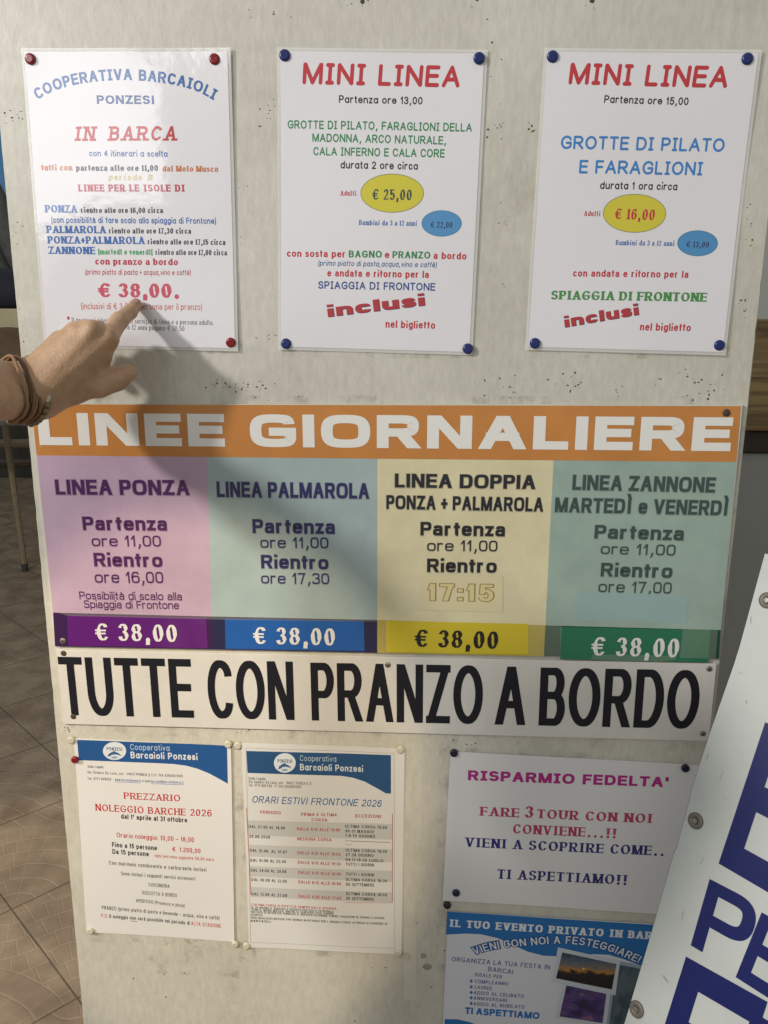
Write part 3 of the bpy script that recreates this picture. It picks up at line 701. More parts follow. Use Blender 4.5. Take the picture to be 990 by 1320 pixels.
# ---- the LINEE GIORNALIERE sign
VIN = dict(rough=.3, spec=.5, bump=.00012, bscale=18, coat=.3, coat_r=.18)
v = lambda c, n='vinyl': mat(n, tuple(c), **VIN)
vv = lambda c, n='vinyl': mat(n, tuple(c), rough=.32, var=.17, scale=16, bump=.00012, bscale=18, coat=.3, coat_r=.18)
s = SM = Sheet('timetable_sign', 'wide rigid LINEE GIORNALIERE sign with orange header and four pastel columns', 'sign', [(39,520),(956,522.5),(928,849),(70,834)], .0045)
w_, h_ = s.w/2, s.hgt/2
MB().box((-w_, -h_, -.004), (w_, h_, 0), .0006).build('backing_plate', mat('cream_plastic', (.62,.60,.52), .4, var=.1), s.root)
Z1 = .0003
Q = dict(px=True, sub=6)
s.flat('header_band', [(40.5,521),(955,523.5),(949,595.5),(47.5,587)], vv((.58,.235,.055)), Z1, **Q)
xb = [(47.5,587,68.5,789.5),(267,589,273,794.5),(486.5,591.3,486.5,799),(713.5,593.4,703,806),(949,595.5,929,812)]
PAN = [((.52,.375,.50),'lilac column'),((.38,.475,.48),'pale teal column'),((.73,.665,.43),'cream yellow column'),((.335,.445,.39),'grey green column')]
for k in range(4):
    a, b_ = xb[k], xb[k+1]; s.flat('column_panel', [(a[0],a[1]),(b_[0],b_[1]),(b_[2],b_[3]),(a[2],a[3])], vv(PAN[k][0]), Z1, label=PAN[k][1], **Q)
st_ = [((68.5,789.5),(273,794.5),(276,837),(71,833),(.045,.014,.075)),((273,794.5),(486.5,799),(486.5,841.5),(276,837),(.022,.022,.075)),((486.5,799),(703,806),(701,846),(486.5,841.5),(.48,.38,.04)),((703,806),(929,812),(926.5,849),(701,846),(.012,.075,.045))]
for q in st_: s.flat('price_strip', q[:4], vv(q[4]), Z1, **Q)
tape = dict(rough=.1, coat=.6, coat_r=.06, bump=.0002, bscale=30)
cards = [([(86.5,792.5),(266,796),(268,835.5),(88,832)],(.115,.018,.175)),([(290,797.5),(469,800.5),(470,839),(291,836)],(.012,.10,.38)),([(497.5,800),(681,804),(681,843.5),(498,840)],(.60,.48,.03)),([(722,808),(916,812),(912.5,853.5),(722,849.5)],(.018,.165,.085))]
for pts, c in cards: s.flat('price_card', pts, mat('taped_card', c, **tape), .0007, thick=.0003, sub=6)
clear = bpy.data.materials.new('clear_tape'); clear.use_nodes = True; _b = clear.node_tree.nodes['Principled BSDF']
_b.inputs['Base Color'].default_value = (.8, .78, .66, 1); _b.inputs['Roughness'].default_value = .12; _b.inputs['Alpha'].default_value = .11
blue_tape = bpy.data.materials.new('bluish_tape'); blue_tape.use_nodes = True; _b = blue_tape.node_tree.nodes['Principled BSDF']
_b.inputs['Base Color'].default_value = (.40, .56, .56, 1); _b.inputs['Roughness'].default_value = .2; _b.inputs['Alpha'].default_value = .6
s.flat('tape_strip', [(745,763.5),(887,766.5),(885,803),(744,799)], blue_tape, .0006, label='blank bluish tape patch over the last column')
s.flat('tape_strip', [(523,741),(545,739),(672,737),(668,757),(671,772),(667,790),(540,787),(521,786),(526,765)], clear, .0006, label='old yellowed clear tape')
s.flat('time_patch', [(543,741),(648,743),(648,789),(543,786)], mat('cream_patch', (.66,.585,.37), .4), .0008, sub=2)
s.flat('tape_strip', [(681,803),(724,806.5),(722,847),(681,845)], clear, .0009)
s.flat('tape_strip', [(880,810),(925,812),(922,848.5),(876,847.5)], clear, .0010)
s.flat('tape_strip', [(70,788),(120,789),(288,794),(470,797.5),(487,797),(487,801),(290,798.5),(88,793.5)], clear, .0009)
s.flat('tape_strip', [(486,796),(500,797),(500,842),(486,841)], clear, .0010)
s.flat('tape_strip', [(764,843),(872,845),(870,850),(850,852.5),(790,851),(762,849.5)], clear, .0011)
OFFW = v((.78,.77,.74)); PURP = v((.075,.022,.10)); INDI = v((.028,.025,.11)); VBLK = v((.02,.02,.028)); GRG = v((.045,.075,.07))
def cap2(t_, st2, x0,y0,x1,y1,c,m,**k): return T(s, t_, st2, x0,y0,x1,y1,c,m,z=.0005,**k)
cap2('LINEE GIORNALIERE','euro',51.5,573.5,941,581.5,42.5,OFFW,label='large white words LINEE GIORNALIERE', seg=12)
for t_, st2, x0,y0,x1,y1,c,m in [
 ('LINEA PONZA','euromed',72.5,637.5,245,638.5,19.5,PURP),('Partenza','eurob',107.5,683.3,216,684,17.5,PURP),('ore 11,00','eurolt',119,704,208,704.5,14,PURP),('Rientro','eurob',122,730,210,731,17.5,PURP),('ore 16,00','eurolt',123,751,211,751.7,14.5,PURP),
 ('Possibilità di scalo alla','eurolt',103,772.3,235,773.7,10,PURP),('Spiaggia di Frontone','eurolt',109,783.5,231,785,10,PURP),
 ('LINEA PALMAROLA','euromed',280,640.5,476,643,20,INDI),('Partenza','eurob',326,687,432,688.3,18,INDI),('ore 11,00','eurolt',336,706,423.5,706.7,14,INDI),('Rientro','eurob',337,732.5,423.5,734,17.5,INDI),('ore 17,30','eurolt',337,752,424.5,753,14,INDI),
 ('LINEA DOPPIA','euromed',509,628.2,690,630.5,18,VBLK),('PONZA + PALMAROLA','euromed',498,656,700,659.5,18,VBLK),('Partenza','eurob',542,690,651,691.5,17.5,VBLK),('ore 11,00','eurolt',550.6,710,641,710.8,14,VBLK),('Rientro','eurob',550.6,737.4,640,738.4,17.5,VBLK),
 ('LINEA ZANNONE','euromed',737.5,631.3,921,635,19.5,GRG),('MARTEDÌ e VENERDÌ','euromed',715,660,938.5,664.5,19,GRG),('Partenza','eurob',766,694,881,696.7,17.5,GRG),('ore 11,00','eurolt',774,714,870,716.2,14,GRG),('Rientro','eurob',774,742.8,866,745,17.5,GRG),('ore 17,00','eurolt',771,763,865,765.2,14.5,GRG)]:
    cap2(t_, st2, x0,y0,x1,y1,c,m)
    hk = 0 if x0 < 265 else 1 if x0 < 480 else 2 if x0 < 702 else 3
    pc = PAN[hk][0]; T(s, t_, st2, x0,y0+.4,x1,y1+.4,c, v(tuple(.62*a_+.38*b2 for a_, b2 in zip(pc, m.node_tree.nodes['Principled BSDF'].inputs['Base Color'].default_value[:3]))), z=.00036, grow=.05, name='lettering_halo')
PW = mat('taped_white_ink', (.74,.73,.72), **tape); PB = mat('taped_black_ink', BLACK, **tape)
for x0,y0,x1,y1,c,m in ((124,824.7,229,827,21.5,PW),(327,829.3,432,831.5,21.5,PW),(534.5,833,641.5,836,22,PB),(761.5,844.2,874,846.8,23.5,PW)):
    T(s, '€ 38,00', 'times', x0,y0,x1,y1,c,m, z=.0012, label='price 38,00')
T(s, '17:15', 'sans', 551,773.7,636,775,22, mat('ochre_outline', (.30,.22,.05), .5), z=.0011, label='outlined time 17:15', grow=.03); T(s, '17:15', 'sans', 551,773.7,636,775,22, mat('cream_fill', (.64,.55,.28), .5), z=.0014, grow=-.012)
wear = mat('worn_vinyl', (.60,.57,.52), .6, var=.3, scale=90)
for x, y, l, a_ in ((58,620,2.5,1.3),(64,650,2,1.9),(70,690,3,1.5),(52,575,4,.6),(60,545,3,2.2),(120,720,2,.9),(200,760,3,.3),(420,610,3,1.2),(455,770,4,.2),(600,600,2,.5),(930,600,3,1.4),(925,690,4,1.5),(912,760,3,1.7),(860,610,3,.6),(330,600,2,2.1),(700,690,3,1.5),(270,700,3,1.6),(480,720,2,1.4),(940,560,3,1.2),(800,530,4,.1),(530,526,5,.05),(230,528,4,.08)):
    dx, dy = l*math.cos(a_), l*math.sin(a_)
    s.flat('scratch', [(x-dx,y-dy),(x-.2*dx+.5,y-.3*dy),(x+dx,y+dy),(x+.3*dx-.4,y+.2*dy)], wear, .00034)
# mounting screws
scr_m = mat('dull_steel', (.25,.23,.2), .45, metal=.7); scr_d = mat('rusty_screw', (.06,.04,.03), .6)
def screw(s, px, py, r, m, z=0.0, name='screw'):
    x, y = s.loc(px, py)
    mb = MB().lathe([(r, z-.0002), (r, z+.0006), (r*.8, z+.0013), (r*.3, z+.0016), (.00005, z+.0016)], 16, Matrix.Translation((x, y, 0)))
    o = mb.build(name, m, s.root, True)
    c = MB().box((x-r*.55, y-r*.09, z+.00165), (x+r*.55, y+r*.09, z+.00175)).box((x-r*.09, y-r*.55, z+.00168), (x+r*.09, y+r*.55, z+.00178))
    c.build('slot', scr_d, o)
for px, py in ((936,532),(81.5,826)): screw(s, px, py, .0042, scr_d if px > 500 else scr_m, .0006)
# ---- TUTTE CON PRANZO A BORDO
s = ST = Sheet('lunch_sign', 'long white TUTTE CON PRANZO A BORDO strip sign in black capitals', 'sign', [(72,838),(925.5,855.5),(912.5,956),(82,933)], .0040)
w_, h_ = s.w/2, s.hgt/2
MB().box((-w_, -h_, -.0035), (w_, h_, 0), .0005).build('backing_plate', mat('white_plastic', (.68,.66,.62), .35, var=.1, scale=25, bump=.0001, bscale=20), s.root)
for t_, x0, x1 in (('TUTTE',82,250.5),('CON',270,380),('PRANZO',402,621.5),('A',637.5,677),('BORDO',694,898)):
    T(s, t_, 'cond', x0,921.5+(x0-82)*.0221,x1,921.5+(x1-82)*.0221, 75, mat('black_vinyl', (.010,.010,.016), rough=.5, spec=.3), z=.0003, seg=14, label='tall black word '+t_)
for px, py in ((82,842),(94.5,923.5),(500,857),(914,862),(906,945.5)): screw(s, px, py, .0036, scr_d if py < 930 and px < 200 else scr_m, .0001)

# ---- hire price sheet and timetable with blue letterheads
ip = lambda c: ink(c, PAP)
HB = ip((.014,.085,.27))
def logo(s, c, rx, ry, z0):
    s.disc('logo_oval', c, rx, ry, ip((.68,.72,.76)), z0)
    x, y = c
    s.text('PONZESI', 'sans', (x-rx*.66,y-.8), (x+rx*.66,y-.3), 4.2, ip((.02,.06,.18)), z=z0+.00008)
    s.flat('dolphin_emblem', [(x-rx*.62,y+ry*.62),(x-rx*.5,y+ry*.32),(x-rx*.25,y+ry*.12),(x-rx*.05,y+ry*.0),(x+rx*.12,y+ry*.1),(x+rx*.4,y+ry*.28),(x+rx*.62,y+ry*.55),(x+rx*.35,y+ry*.45),(x+rx*.1,y+ry*.38),(x-rx*.2,y+ry*.42),(x-rx*.42,y+ry*.6)], ip((.05,.12,.26)), z0+.00008)
    s.flat('dolphin_emblem', [(x-rx*.35,y+ry*.72),(x-rx*.05,y+ry*.56),(x+rx*.35,y+ry*.68),(x+rx*.1,y+ry*.84),(x-rx*.15,y+ry*.84)], ip((.25,.38,.55)), z0+.00008)
s = P4 = sheet('hire_price_sheet', 'white PREZZARIO NOLEGGIO BARCHE sheet with blue letterhead, lower left of the board', 'sheet', [(95.5,952),(293.5,960),(307,1215),(112,1199.5)], .0012, WHITE_P, .0, .0022, .8, 'letterhead sheets on the lower board')
s.flat('letterhead', [(100,953),(293,960.5),(294,1009.5),(285,1004.5),(270,996.5),(255,990.5),(240,986.5),(225,984.5),(200,983),(102,979.5)], HB, .00030, label='dark blue letterhead with a curved lower edge')
logo(s, (148,967.5), 15, 11.6, .00038)
cw = ip((.50,.60,.70)); ww = ip((.70,.73,.76))
T(s, 'Cooperativa', 'roundl', 168.5,966,219,967.5, 7.5, cw, z=.00040); T(s, 'Barcaioli Ponzesi', 'round', 169,976.7,255,979.5, 8.5, ww, z=.00040)
rp, bp_, lk = ip(RED), ip(BLACK), ip((.05,.14,.4))
tiny = ip((.06,.06,.08))
for t_, st2, x0,y0,x1,y1,c,m in [
 ('Sede Legale:','sansm',113.3,989.3,134.3,990,3.6,tiny),('Via Sindaco De Luca, snc - 04027','sansm',113,996.6,175,999,3.4,tiny),('PONZA','sans',176.5,999,190,999.6,3.4,tiny),('(LT) P. IVA 02654970591','sansm',192,999.7,236,1001.5,3.4,tiny),('Tel. 0771 809929','sansm',113,1004.8,143.5,1005.8,3.4,tiny),('www.barcaioliponza.it','sansm',148.5,1006,182,1007.3,3.4,lk),('e-mail','sansm',184,1007.4,194,1007.8,3.4,tiny),('barcaioli@barcaioliponza.it','sansm',195,1007.9,237,1009.5,3.4,lk),
 ('PREZZARIO','timesx',160.5,1029,233,1032,8.3,rp),('NOLEGGIO BARCHE 2026','timesx',123.6,1044.5,273.5,1051.6,8.6,rp),('dal 1° aprile al 31 ottobre','sans',156.7,1054.5,242,1059,6.2,bp_),
 ('Orario noleggio: 10,00 – 18,00','sansm',151,1078.6,250.7,1084.4,6.2,rp),('Fino a 15 persone','sans',145,1091,203,1095,6.2,bp_),('€  1.200,00','sansm',223,1096,259,1098.8,6,rp),('Da 15 persone','sans',145.4,1100,192.6,1102.8,6.2,bp_),('ogni persona aggiunta 50,00 euro','sansm',200,1103.3,276,1109,4,rp),
 ('Con marinaio conducente e carburante inclusi','sansm',141,1113.8,266.4,1122.5,5,bp_),('Sono inclusi i seguenti servizi accessori:','sansm',156.7,1127.5,253,1134,4.8,bp_),('CUSCINERIA','sansm',192,1141.8,219,1143.8,4.6,bp_),('DOCCETTA A BORDO','sansm',183.7,1152.4,228.4,1155.8,4.6,bp_),('APERITIVO (Prosecco e pizza)','sansm',175.6,1162.6,238,1169,4.6,bp_),('PRANZO (primo piatto di pasta e bevande – acqua, vino e caffè)','sansm',131.7,1171.6,283,1185,4.8,bp_),
 ('P.S:','sansm',131,1181.8,139,1182.6,4.6,rp),('Il noleggio non sarà possibile nel periodo di','sans',141.4,1182.8,245,1191.8,4.8,bp_),('ALTA STAGIONE','sansm',246.7,1192,285,1195.3,4.8,rp)]:
    T(s, t_, st2, x0,y0,x1,y1,c,m)
s.line('underline', (148.5,1007.2), (182,1008.5), .7, lk, .0003); s.line('underline', (195,1009.2), (237,1010.8), .7, lk, .0003); s.line('underline', (168,1187), (177,1187.8), .8, bp_, .0003)
SLV = dict(rough=.5, coat=.5, coat_r=.12, bump=.00015, bscale=24)
s = P5 = sheet('summer_timetable', 'ORARI ESTIVI FRONTONE 2026 timetable sheet with blue letterhead in a clear sleeve', 'sheet', [(313.5,958),(521,964),(518,1230),(320.5,1219)], .0012, ink((.69,.685,.67), SLV, 'sleeved_paper'), .0008, .0022, 2.1, 'letterhead sheets on the lower board')
j = lambda c: ink(c, SLV)
gl = j((.30,.30,.30))
s.flat('letterhead', [(318,966.8),(504,972.8),(504,1023),(497,1022.5),(486,1016),(470,1007.3),(455,1002.3),(440,999.8),(400,998.2),(319.5,995.2)], j((.014,.075,.20)), .00030, label='dark blue letterhead with a curved lower edge')
logo(s, (367.5,982.5), 14, 12.6, .00038)
T(s, 'Cooperativa', 'roundl', 387,980,433.6,981.5, 7.5, j((.45,.55,.64)), z=.0004); T(s, 'Barcaioli Ponzesi', 'round', 387,992,468,995, 8.5, j((.64,.68,.70)), z=.0004)
for a, b_ in (((317.5,963),(508,970.5)),((508,970.5),(509,1221.5)),((509,1221.5),(323.5,1213.5)),((323.5,1213.5),(317.5,963))): s.line('frame_line', a, b_, .5, gl, .0003)
sc = 3.808; z5 = lambda x, y: (290+x/sc, 930+y/sc)
bj, rj = j(BLACK), j((.42,.03,.05)); band = j((.53,.53,.52))
for q in ([(110,482),(820,503),(820,580),(112,556)],[(115,603),(820,626),(820,690),(117,661)],[(120,709),(820,731),(820,784),(122,760)],[(125,812),(822,836),(822,884),(127,860)]): s.flat('row_band', [z5(*p) for p in q], band, .00027)
s.line('table_edge', z5(107,420), z5(127,850), .9, rj, .0003); s.line('table_edge', z5(822,452), z5(822,885), .9, rj, .0003); s.line('table_edge', z5(590,884), z5(822,886), .6, rj, .0003); s.line('dash_line', z5(590,584), z5(808,594), .7, bj, .0003)
T(s, 'ORARI ESTIVI FRONTONE 2026', 'sansi', 325,1033.7,491,1040.3, 9, j((.02,.10,.33)))
for t_, st2, x0,y0,x1,y1,c,m in [
 ('Sede Legale','sansm',118,281,200,284,3.6,tiny),('Via Sindaco De Luca, snc - 04027 PONZA (LT)','sansm',118,298,425,309,3.6,tiny),('Tel. 0771 809 929 - P. IVA 02654970591','sansm',118,315,375,325,3.6,tiny),
 ('PERIODO','verd',175,449,275,453,4,rj),('PRIMA E ULTIMA','verd',375,460,550,465,4,rj),('CORSA','verd',425,487,503,490,4,rj),('ECCEZIONI','verd',640,470,765,474,4,rj),
 ('DAL 27.05 AL 19.06','verd',118,520,295,528,3.8,bj),('20.06.2026','verd',120,569,222,573,3.8,bj),('DAL 21.06. AL 31.07','verd',122,638,305,646,3.8,bj),('DAL 01.08 AL 23.08','verd',125,687,300,693,3.8,bj),('DAL 24.08 AL 29.08','verd',127,736,302,742,3.8,bj),('DAL 30.08 AL 12.09','verd',130,782,303,790,3.8,bj),('DAL 13.09 AL 27.09','verd',131,852,305,860,3.8,bj),
 ('DALLE 9:15 ALLE 19:00','verd',354,531,565,539,3.8,rj),('NESSUNA CORSA','verd',356,580,523,586,3.8,rj),('DALLE 9:15 ALLE 19:00','verd',357,648,567,657,3.8,rj),('DALLE 9:15 ALLE 19:30','verd',359,695,568,704,3.8,rj),('DALLE 9:15 ALLE 19:00','verd',360,744,569,753,3.8,rj),('DALLE 9:15 ALLE 18:00','verd',361,791,570,800,3.8,rj),('DALLE 9:30 ALLE 17:00','verd',362,861,571,870,3.8,rj),
 ('ULTIMA CORSA 19:00','verd',590,520,795,528,3.8,bj),('30-31 MAGGIO','verd',590,543,730,549,3.8,bj),('1-6-13 GIUGNO','verd',592,565,737,571,3.8,bj),('----','verd',592,608,620,609,3.8,bj),('ULTIMA CORSA 19:30','verd',592,636,795,645,3.8,bj),('27-28 GIUGNO','verd',593,658,730,664,3.8,bj),('04-11-18-25 LUGLIO','verd',593,682,778,690,3.8,bj),('TUTTI I GIORNI','verd',593,704,731,710,3.8,bj),('TUTTI I GIORNI','verd',594,752,732,758,3.8,bj),('ULTIMA CORSA 18:30','verd',594,778,795,787,3.8,bj),('05 SETTEMBRE','verd',595,802,733,807,3.8,bj),('ULTIMA CORSA 18:00','verd',595,847,795,855,3.8,bj),('20 SETTEMBRE','verd',595,870,732,876,3.8,bj),
 ("L'ULTIMA CORSA SI EFFETTUA SEMPRE DALLA SPIAGGIA.",'verd',130,903,552,919,2.9,rj),('*IL 20 GIUGNO IL SERVIZIO E SOSPESO PER FESTA PATRONALE','verd',128,916,535,933,2.7,bj),('*CON IL MARE MOSSO ANCHE IL SERVIZIO PUO SUBIRE','verd',128,927,535,944,2.7,bj),('*IN CASO DI INTERESSE PUBBLICO IL SERVIZIO POTREBBE SUBIRE VARIAZIONI DI ORARIO O ESSERE','verd',128,938,783,966,2.7,bj),('SOSPESO','verd',128,951,185,954,2.7,bj),('*PER QUALSIASI NOTIZIA CHE GIUNGA IN RITARDO PER L ORARIO CORSA SI PREGA DI CHIEDERE AI','verd',128,966,797,994,2.7,bj),('BARCAIOLI','verd',128,980,225,985,2.7,bj)]:
    a, b_ = z5(x0, y0), z5(x1, y1); T(s, t_, st2, *a, *b_, c, m)

# ---- loyalty sheet
s = P6 = sheet('loyalty_sheet', "white landscape RISPARMIO FEDELTA' sheet held by dark blue tacks", 'sheet', [(577,965.5),(894,987.5),(882,1178),(574,1162)], .0012, ink((.70,.695,.70), dict(rough=.5, coat=.3, coat_r=.2, bump=.0001, bscale=30)), .0, .0018, 1.1)
MG, PKR, NV = ip((.40,.022,.22)), ip((.42,.045,.12)), ip((.035,.03,.17))
for t_, st2, x0,y0,x1,y1,c,m in [("RISPARMIO FEDELTA'",'verdx',603,1005.3,861,1014.5,13,MG),('FARE','times',619,1051,669,1053,11.5,PKR),('3','times',676,1053,687,1053.5,14.5,PKR),('TOUR CON NOI','times',692,1053.8,840,1060.2,11.5,PKR),('CONVIENE...!!','times',661,1073.3,794,1079,11.8,PKR),('VIENI A SCOPRIRE COME..','times',600,1091,856,1102,12,NV),('TI ASPETTIAMO!!','times',641,1132,808,1139.5,12.3,NV)]:
    T(s, t_, st2, x0,y0,x1,y1,c,m)

# ---- private event flyer
s = P7 = sheet('event_flyer', 'blue and white IL TUO EVENTO PRIVATO flyer partly hidden by the leaning sign', 'flyer', [(575,1173.5),(890,1194),(874,1405),(570,1385)], .0012, ink((.66,.67,.74), dict(rough=.45, coat=.3, coat_r=.2, bump=.0001, bscale=30)), .0, .0012, .2)
FB = ip((.02,.15,.42)); FW = ip((.72,.74,.78))
s.flat('blue_wave', [(576.5,1174.5),(888,1194.5),(886,1226),(878,1232),(865,1240),(850,1246),(838,1247),(826,1244),(805,1236),(785,1230),(765,1229),(745,1231),(720,1232),(700,1231),(680,1226),(660,1217),(642,1209),(620,1204),(600,1203),(575,1204.5)], FB, .00030)
s.flat('blue_wave', [(573,1313),(590,1313.5),(605,1317),(622,1324),(640,1332),(660,1337),(690,1338),(720,1334),(760,1330),(800,1332),(872,1345),(868,1400),(575,1383)], FB, .00030)
T(s, 'IL TUO EVENTO PRIVATO IN BARCA', 'slab', 579.5,1194,862,1211.5, 9.5, FW, z=.0004)
pth = [(612,1230),(632,1224),(655,1220.5),(685,1217.5),(712,1215.5),(735,1215.5),(760,1219),(788,1226),(822,1240)]
T(s, 'VIENI CON NOI A FESTEGGIARE!', 'sans', 0,0,0,0, 9.5, ip((.015,.10,.30)), path=pth, grow=.13, z=.0004); T(s, 'VIENI CON NOI A FESTEGGIARE!', 'sansm', 0,0,0,0, 9.5, FW, path=pth, z=.0007)
FT = ip((.10,.13,.30))
for t_, st2, x0,y0,x1,y1,c,m in [('ORGANIZZA LA TUA FESTA IN','sansm',582,1238.7,708.7,1249,6,FT),('BARCA!','sansm',628.7,1251.3,661,1255.2,6,FT),('IDEALE PER','sans',612,1258,647,1261,4.6,FT),('COMPLEANNO','sans',611.8,1266.6,655,1270,4.6,FT),('LAUREE','sans',611.8,1274,634,1276,4.6,FT),('ADDIO AL CELIBATO','sans',610.4,1281.3,675,1286,4.6,FT),('ANNIVERSARI','sans',610.4,1288.2,653.6,1291.5,4.6,FT),('ADDIO AL NUBILATO','sans',610,1295.6,676,1300,4.6,FT),('TI ASPETTIAMO','wide',599,1306.5,695,1313.5,8.8,ip((.02,.16,.45)))]:
    T(s, t_, st2, x0,y0,x1,y1,c,m)
for y in (1264.3,1272,1279,1286,1293.2): T(s, '+', 'sans', 604.8,y+2.4,610,y+2.6,6,ip((.02,.16,.45)))
def photo_mat(kind):
    m = bpy.data.materials.new(kind+'_print'); m.use_nodes = True; nt = m.node_tree; N = nt.nodes; Lk = nt.links
    b = N['Principled BSDF']; b.inputs['Roughness'].default_value = .35
    tc = N.new('ShaderNodeTexCoord'); sp = N.new('ShaderNodeSeparateXYZ'); Lk.new(tc.outputs['Generated'], sp.inputs[0])
    nz = N.new('ShaderNodeTexNoise'); nz.inputs['Scale'].default_value = 7 if kind == 'sunset' else 3.2; nz.inputs['Detail'].default_value = 5; Lk.new(tc.outputs['Generated'], nz.inputs['Vector'])
    ad = N.new('ShaderNodeMath'); ad.operation = 'MULTIPLY_ADD'; ad.inputs[1].default_value = .35 if kind == 'sunset' else 1.0; 
    r = N.new('ShaderNodeValToRGB'); e = r.color_ramp.elements
    if kind == 'sunset':
        stops = [(0,(.008,.008,.012)),(.38,(.012,.012,.018)),(.44,(.03,.025,.02)),(.52,(.45,.20,.04)),(.6,(.22,.17,.12)),(.8,(.08,.12,.17)),(1,(.03,.06,.1))]
    elif kind == 'party':
        stops = [(0,(.012,.01,.03)),(.38,(.03,.02,.08)),(.47,(.05,.035,.16)),(.55,(.12,.05,.22)),(.60,(.03,.05,.14)),(.68,(.22,.10,.22)),(1,(.02,.02,.05))]
    else: stops = [(0,(.01,.04,.06)),(.4,(.04,.08,.11)),(.6,(.10,.14,.17)),(1,(.06,.1,.14))]
    e[0].position, e[0].color = stops[0][0], (*stops[0][1], 1); e[1].position, e[1].color = stops[-1][0], (*stops[-1][1], 1)
    for p, c in stops[1:-1]:
        q = e.new(p); q.color = (*c, 1)
    if kind == 'sunset':
        Lk.new(nz.outputs['Fac'], ad.inputs[0]); 
        sh = N.new('ShaderNodeMath'); sh.operation = 'SUBTRACT'; Lk.new(sp.outputs[1], sh.inputs[0]); sh.inputs[1].default_value = .16; Lk.new(sh.outputs[0], ad.inputs[2]); Lk.new(ad.outputs[0], r.inputs[0])
    else: Lk.new(nz.outputs['Fac'], r.inputs[0])
    Lk.new(r.outputs[0], b.inputs['Base Color'])
    return m
fr_ = ip((.55,.60,.66))
s.flat('photo_border', [(788,1236),(829,1244),(816,1336),(778,1330)], ip((.30,.38,.45)), .00040); s.flat('photo_print', [(795,1242),(826,1248),(813,1334),(784,1328)], photo_mat('harbour'), .00046, label='blue grey harbour photo')
s.flat('photo_border', [(719,1220),(799,1238),(793,1282),(711,1265)], fr_, .00050); s.flat('photo_print', [(724.5,1226.5),(794.5,1241.5),(788.5,1274.5),(716.5,1260)], photo_mat('sunset'), .00056, label='dark sunset photo')
s.flat('photo_border', [(726,1263),(787,1276),(781,1324),(716,1312)], fr_, .00060); s.flat('photo_print', [(730,1269),(781.5,1280),(776.5,1318),(721,1309.5)], photo_mat('party'), .00066, label='purple party photo')
s.flat('sun_spot', [(750.5,1247.5),(752,1246),(753.5,1247.5),(752,1249)], mat('sun_print', (.9,.6,.15), .4), .0006)

# ---------------------------------------------------------------- round magnets holding the sheets
def tack(px, py, r, m, lab, grp, zb=.0018, hgt=.0042):
    p = at(px, py, zb)
    mb = MB().lathe([(r*.96, 0), (r, hgt*.3), (r*.95, hgt*.7), (r*.8, hgt*.93), (r*.62, hgt), (r*.3, hgt*.96), (.00005, hgt*.95)], 28)
    o = mb.build('round_magnet', m, None, True)
    o.matrix_world = Matrix.Translation(p) @ Matrix.Rotation(math.radians(90+rnd.uniform(-5, 5)), 4, 'X') @ Matrix.Rotation(math.radians(rnd.uniform(-5, 5)), 4, 'Y')
    tag(o, lab, 'magnet', grp)
RM = mat('red_plastic', (.20,.008,.012), .28); BM = mat('blue_plastic', (.010,.022,.13), .28); CM = mat('cream_plastic_cap', (.55,.53,.42), .4); KM = mat('navy_plastic', (.006,.010,.028), .3)
G1, G2, G3, G4 = 'red magnets on the boat trip sheet', 'blue magnets on the MINI LINEA sheets', 'cream magnets on the letterhead sheets', 'dark magnets on the lower right sheets'
for px, py, w1 in ((40,76.5,'top left corner of the IN BARCA sheet'),(277,77,'top right corner of the IN BARCA sheet'),(298,441.5,'bottom right corner of the IN BARCA sheet')): tack(px, py, .0058, RM, 'dark red round magnet at the '+w1, G1)
for px, py, w1 in ((367.3,72,'top left corner of the 13,00 sheet'),(617.3,75.5,'top right corner of the 13,00 sheet'),(369,443,'bottom left corner of the 13,00 sheet'),(603,449.5,'bottom right corner of the 13,00 sheet'),
 (712,73.5,'top left corner of the 15,00 sheet'),(962.5,76.5,'top right corner of the 15,00 sheet'),(689.5,442.5,'bottom left corner of the 15,00 sheet'),(926.5,445,'bottom right corner of the 15,00 sheet')): tack(px, py, .0060, BM, 'blue round magnet at the '+w1, G2)
for px, py, w1 in ((92.5,953,'top left corner of the PREZZARIO sheet'),(294.5,958.5,'top right corner of the PREZZARIO sheet'),(117,1199,'bottom left corner of the PREZZARIO sheet'),(303.5,1216,'bottom right corner of the PREZZARIO sheet'),
 (307,960,'top left corner of the ORARI ESTIVI timetable'),(516,965.2,'top right corner of the ORARI ESTIVI timetable'),(318,1218,'bottom left corner of the ORARI ESTIVI timetable'),(513.5,1227,'bottom right corner of the ORARI ESTIVI timetable')): tack(px, py, .0052, CM, 'cream round magnet at the '+w1, G3, zb=.0022 if px != 307 else .0012)
tack(97,978.5, .0048, RM, 'small red round magnet on the left edge of the PREZZARIO letterhead', None, zb=.0034)
for px, py, w1 in ((585,970,'top left corner of the RISPARMIO FEDELTA sheet'),(883,989.5,'top right corner of the RISPARMIO FEDELTA sheet'),(588,1150,'bottom left corner of the RISPARMIO FEDELTA sheet'),(576.5,1166,'top left corner of the event flyer')): tack(px, py, .0052, KM, 'dark navy round magnet at the '+w1, G4)

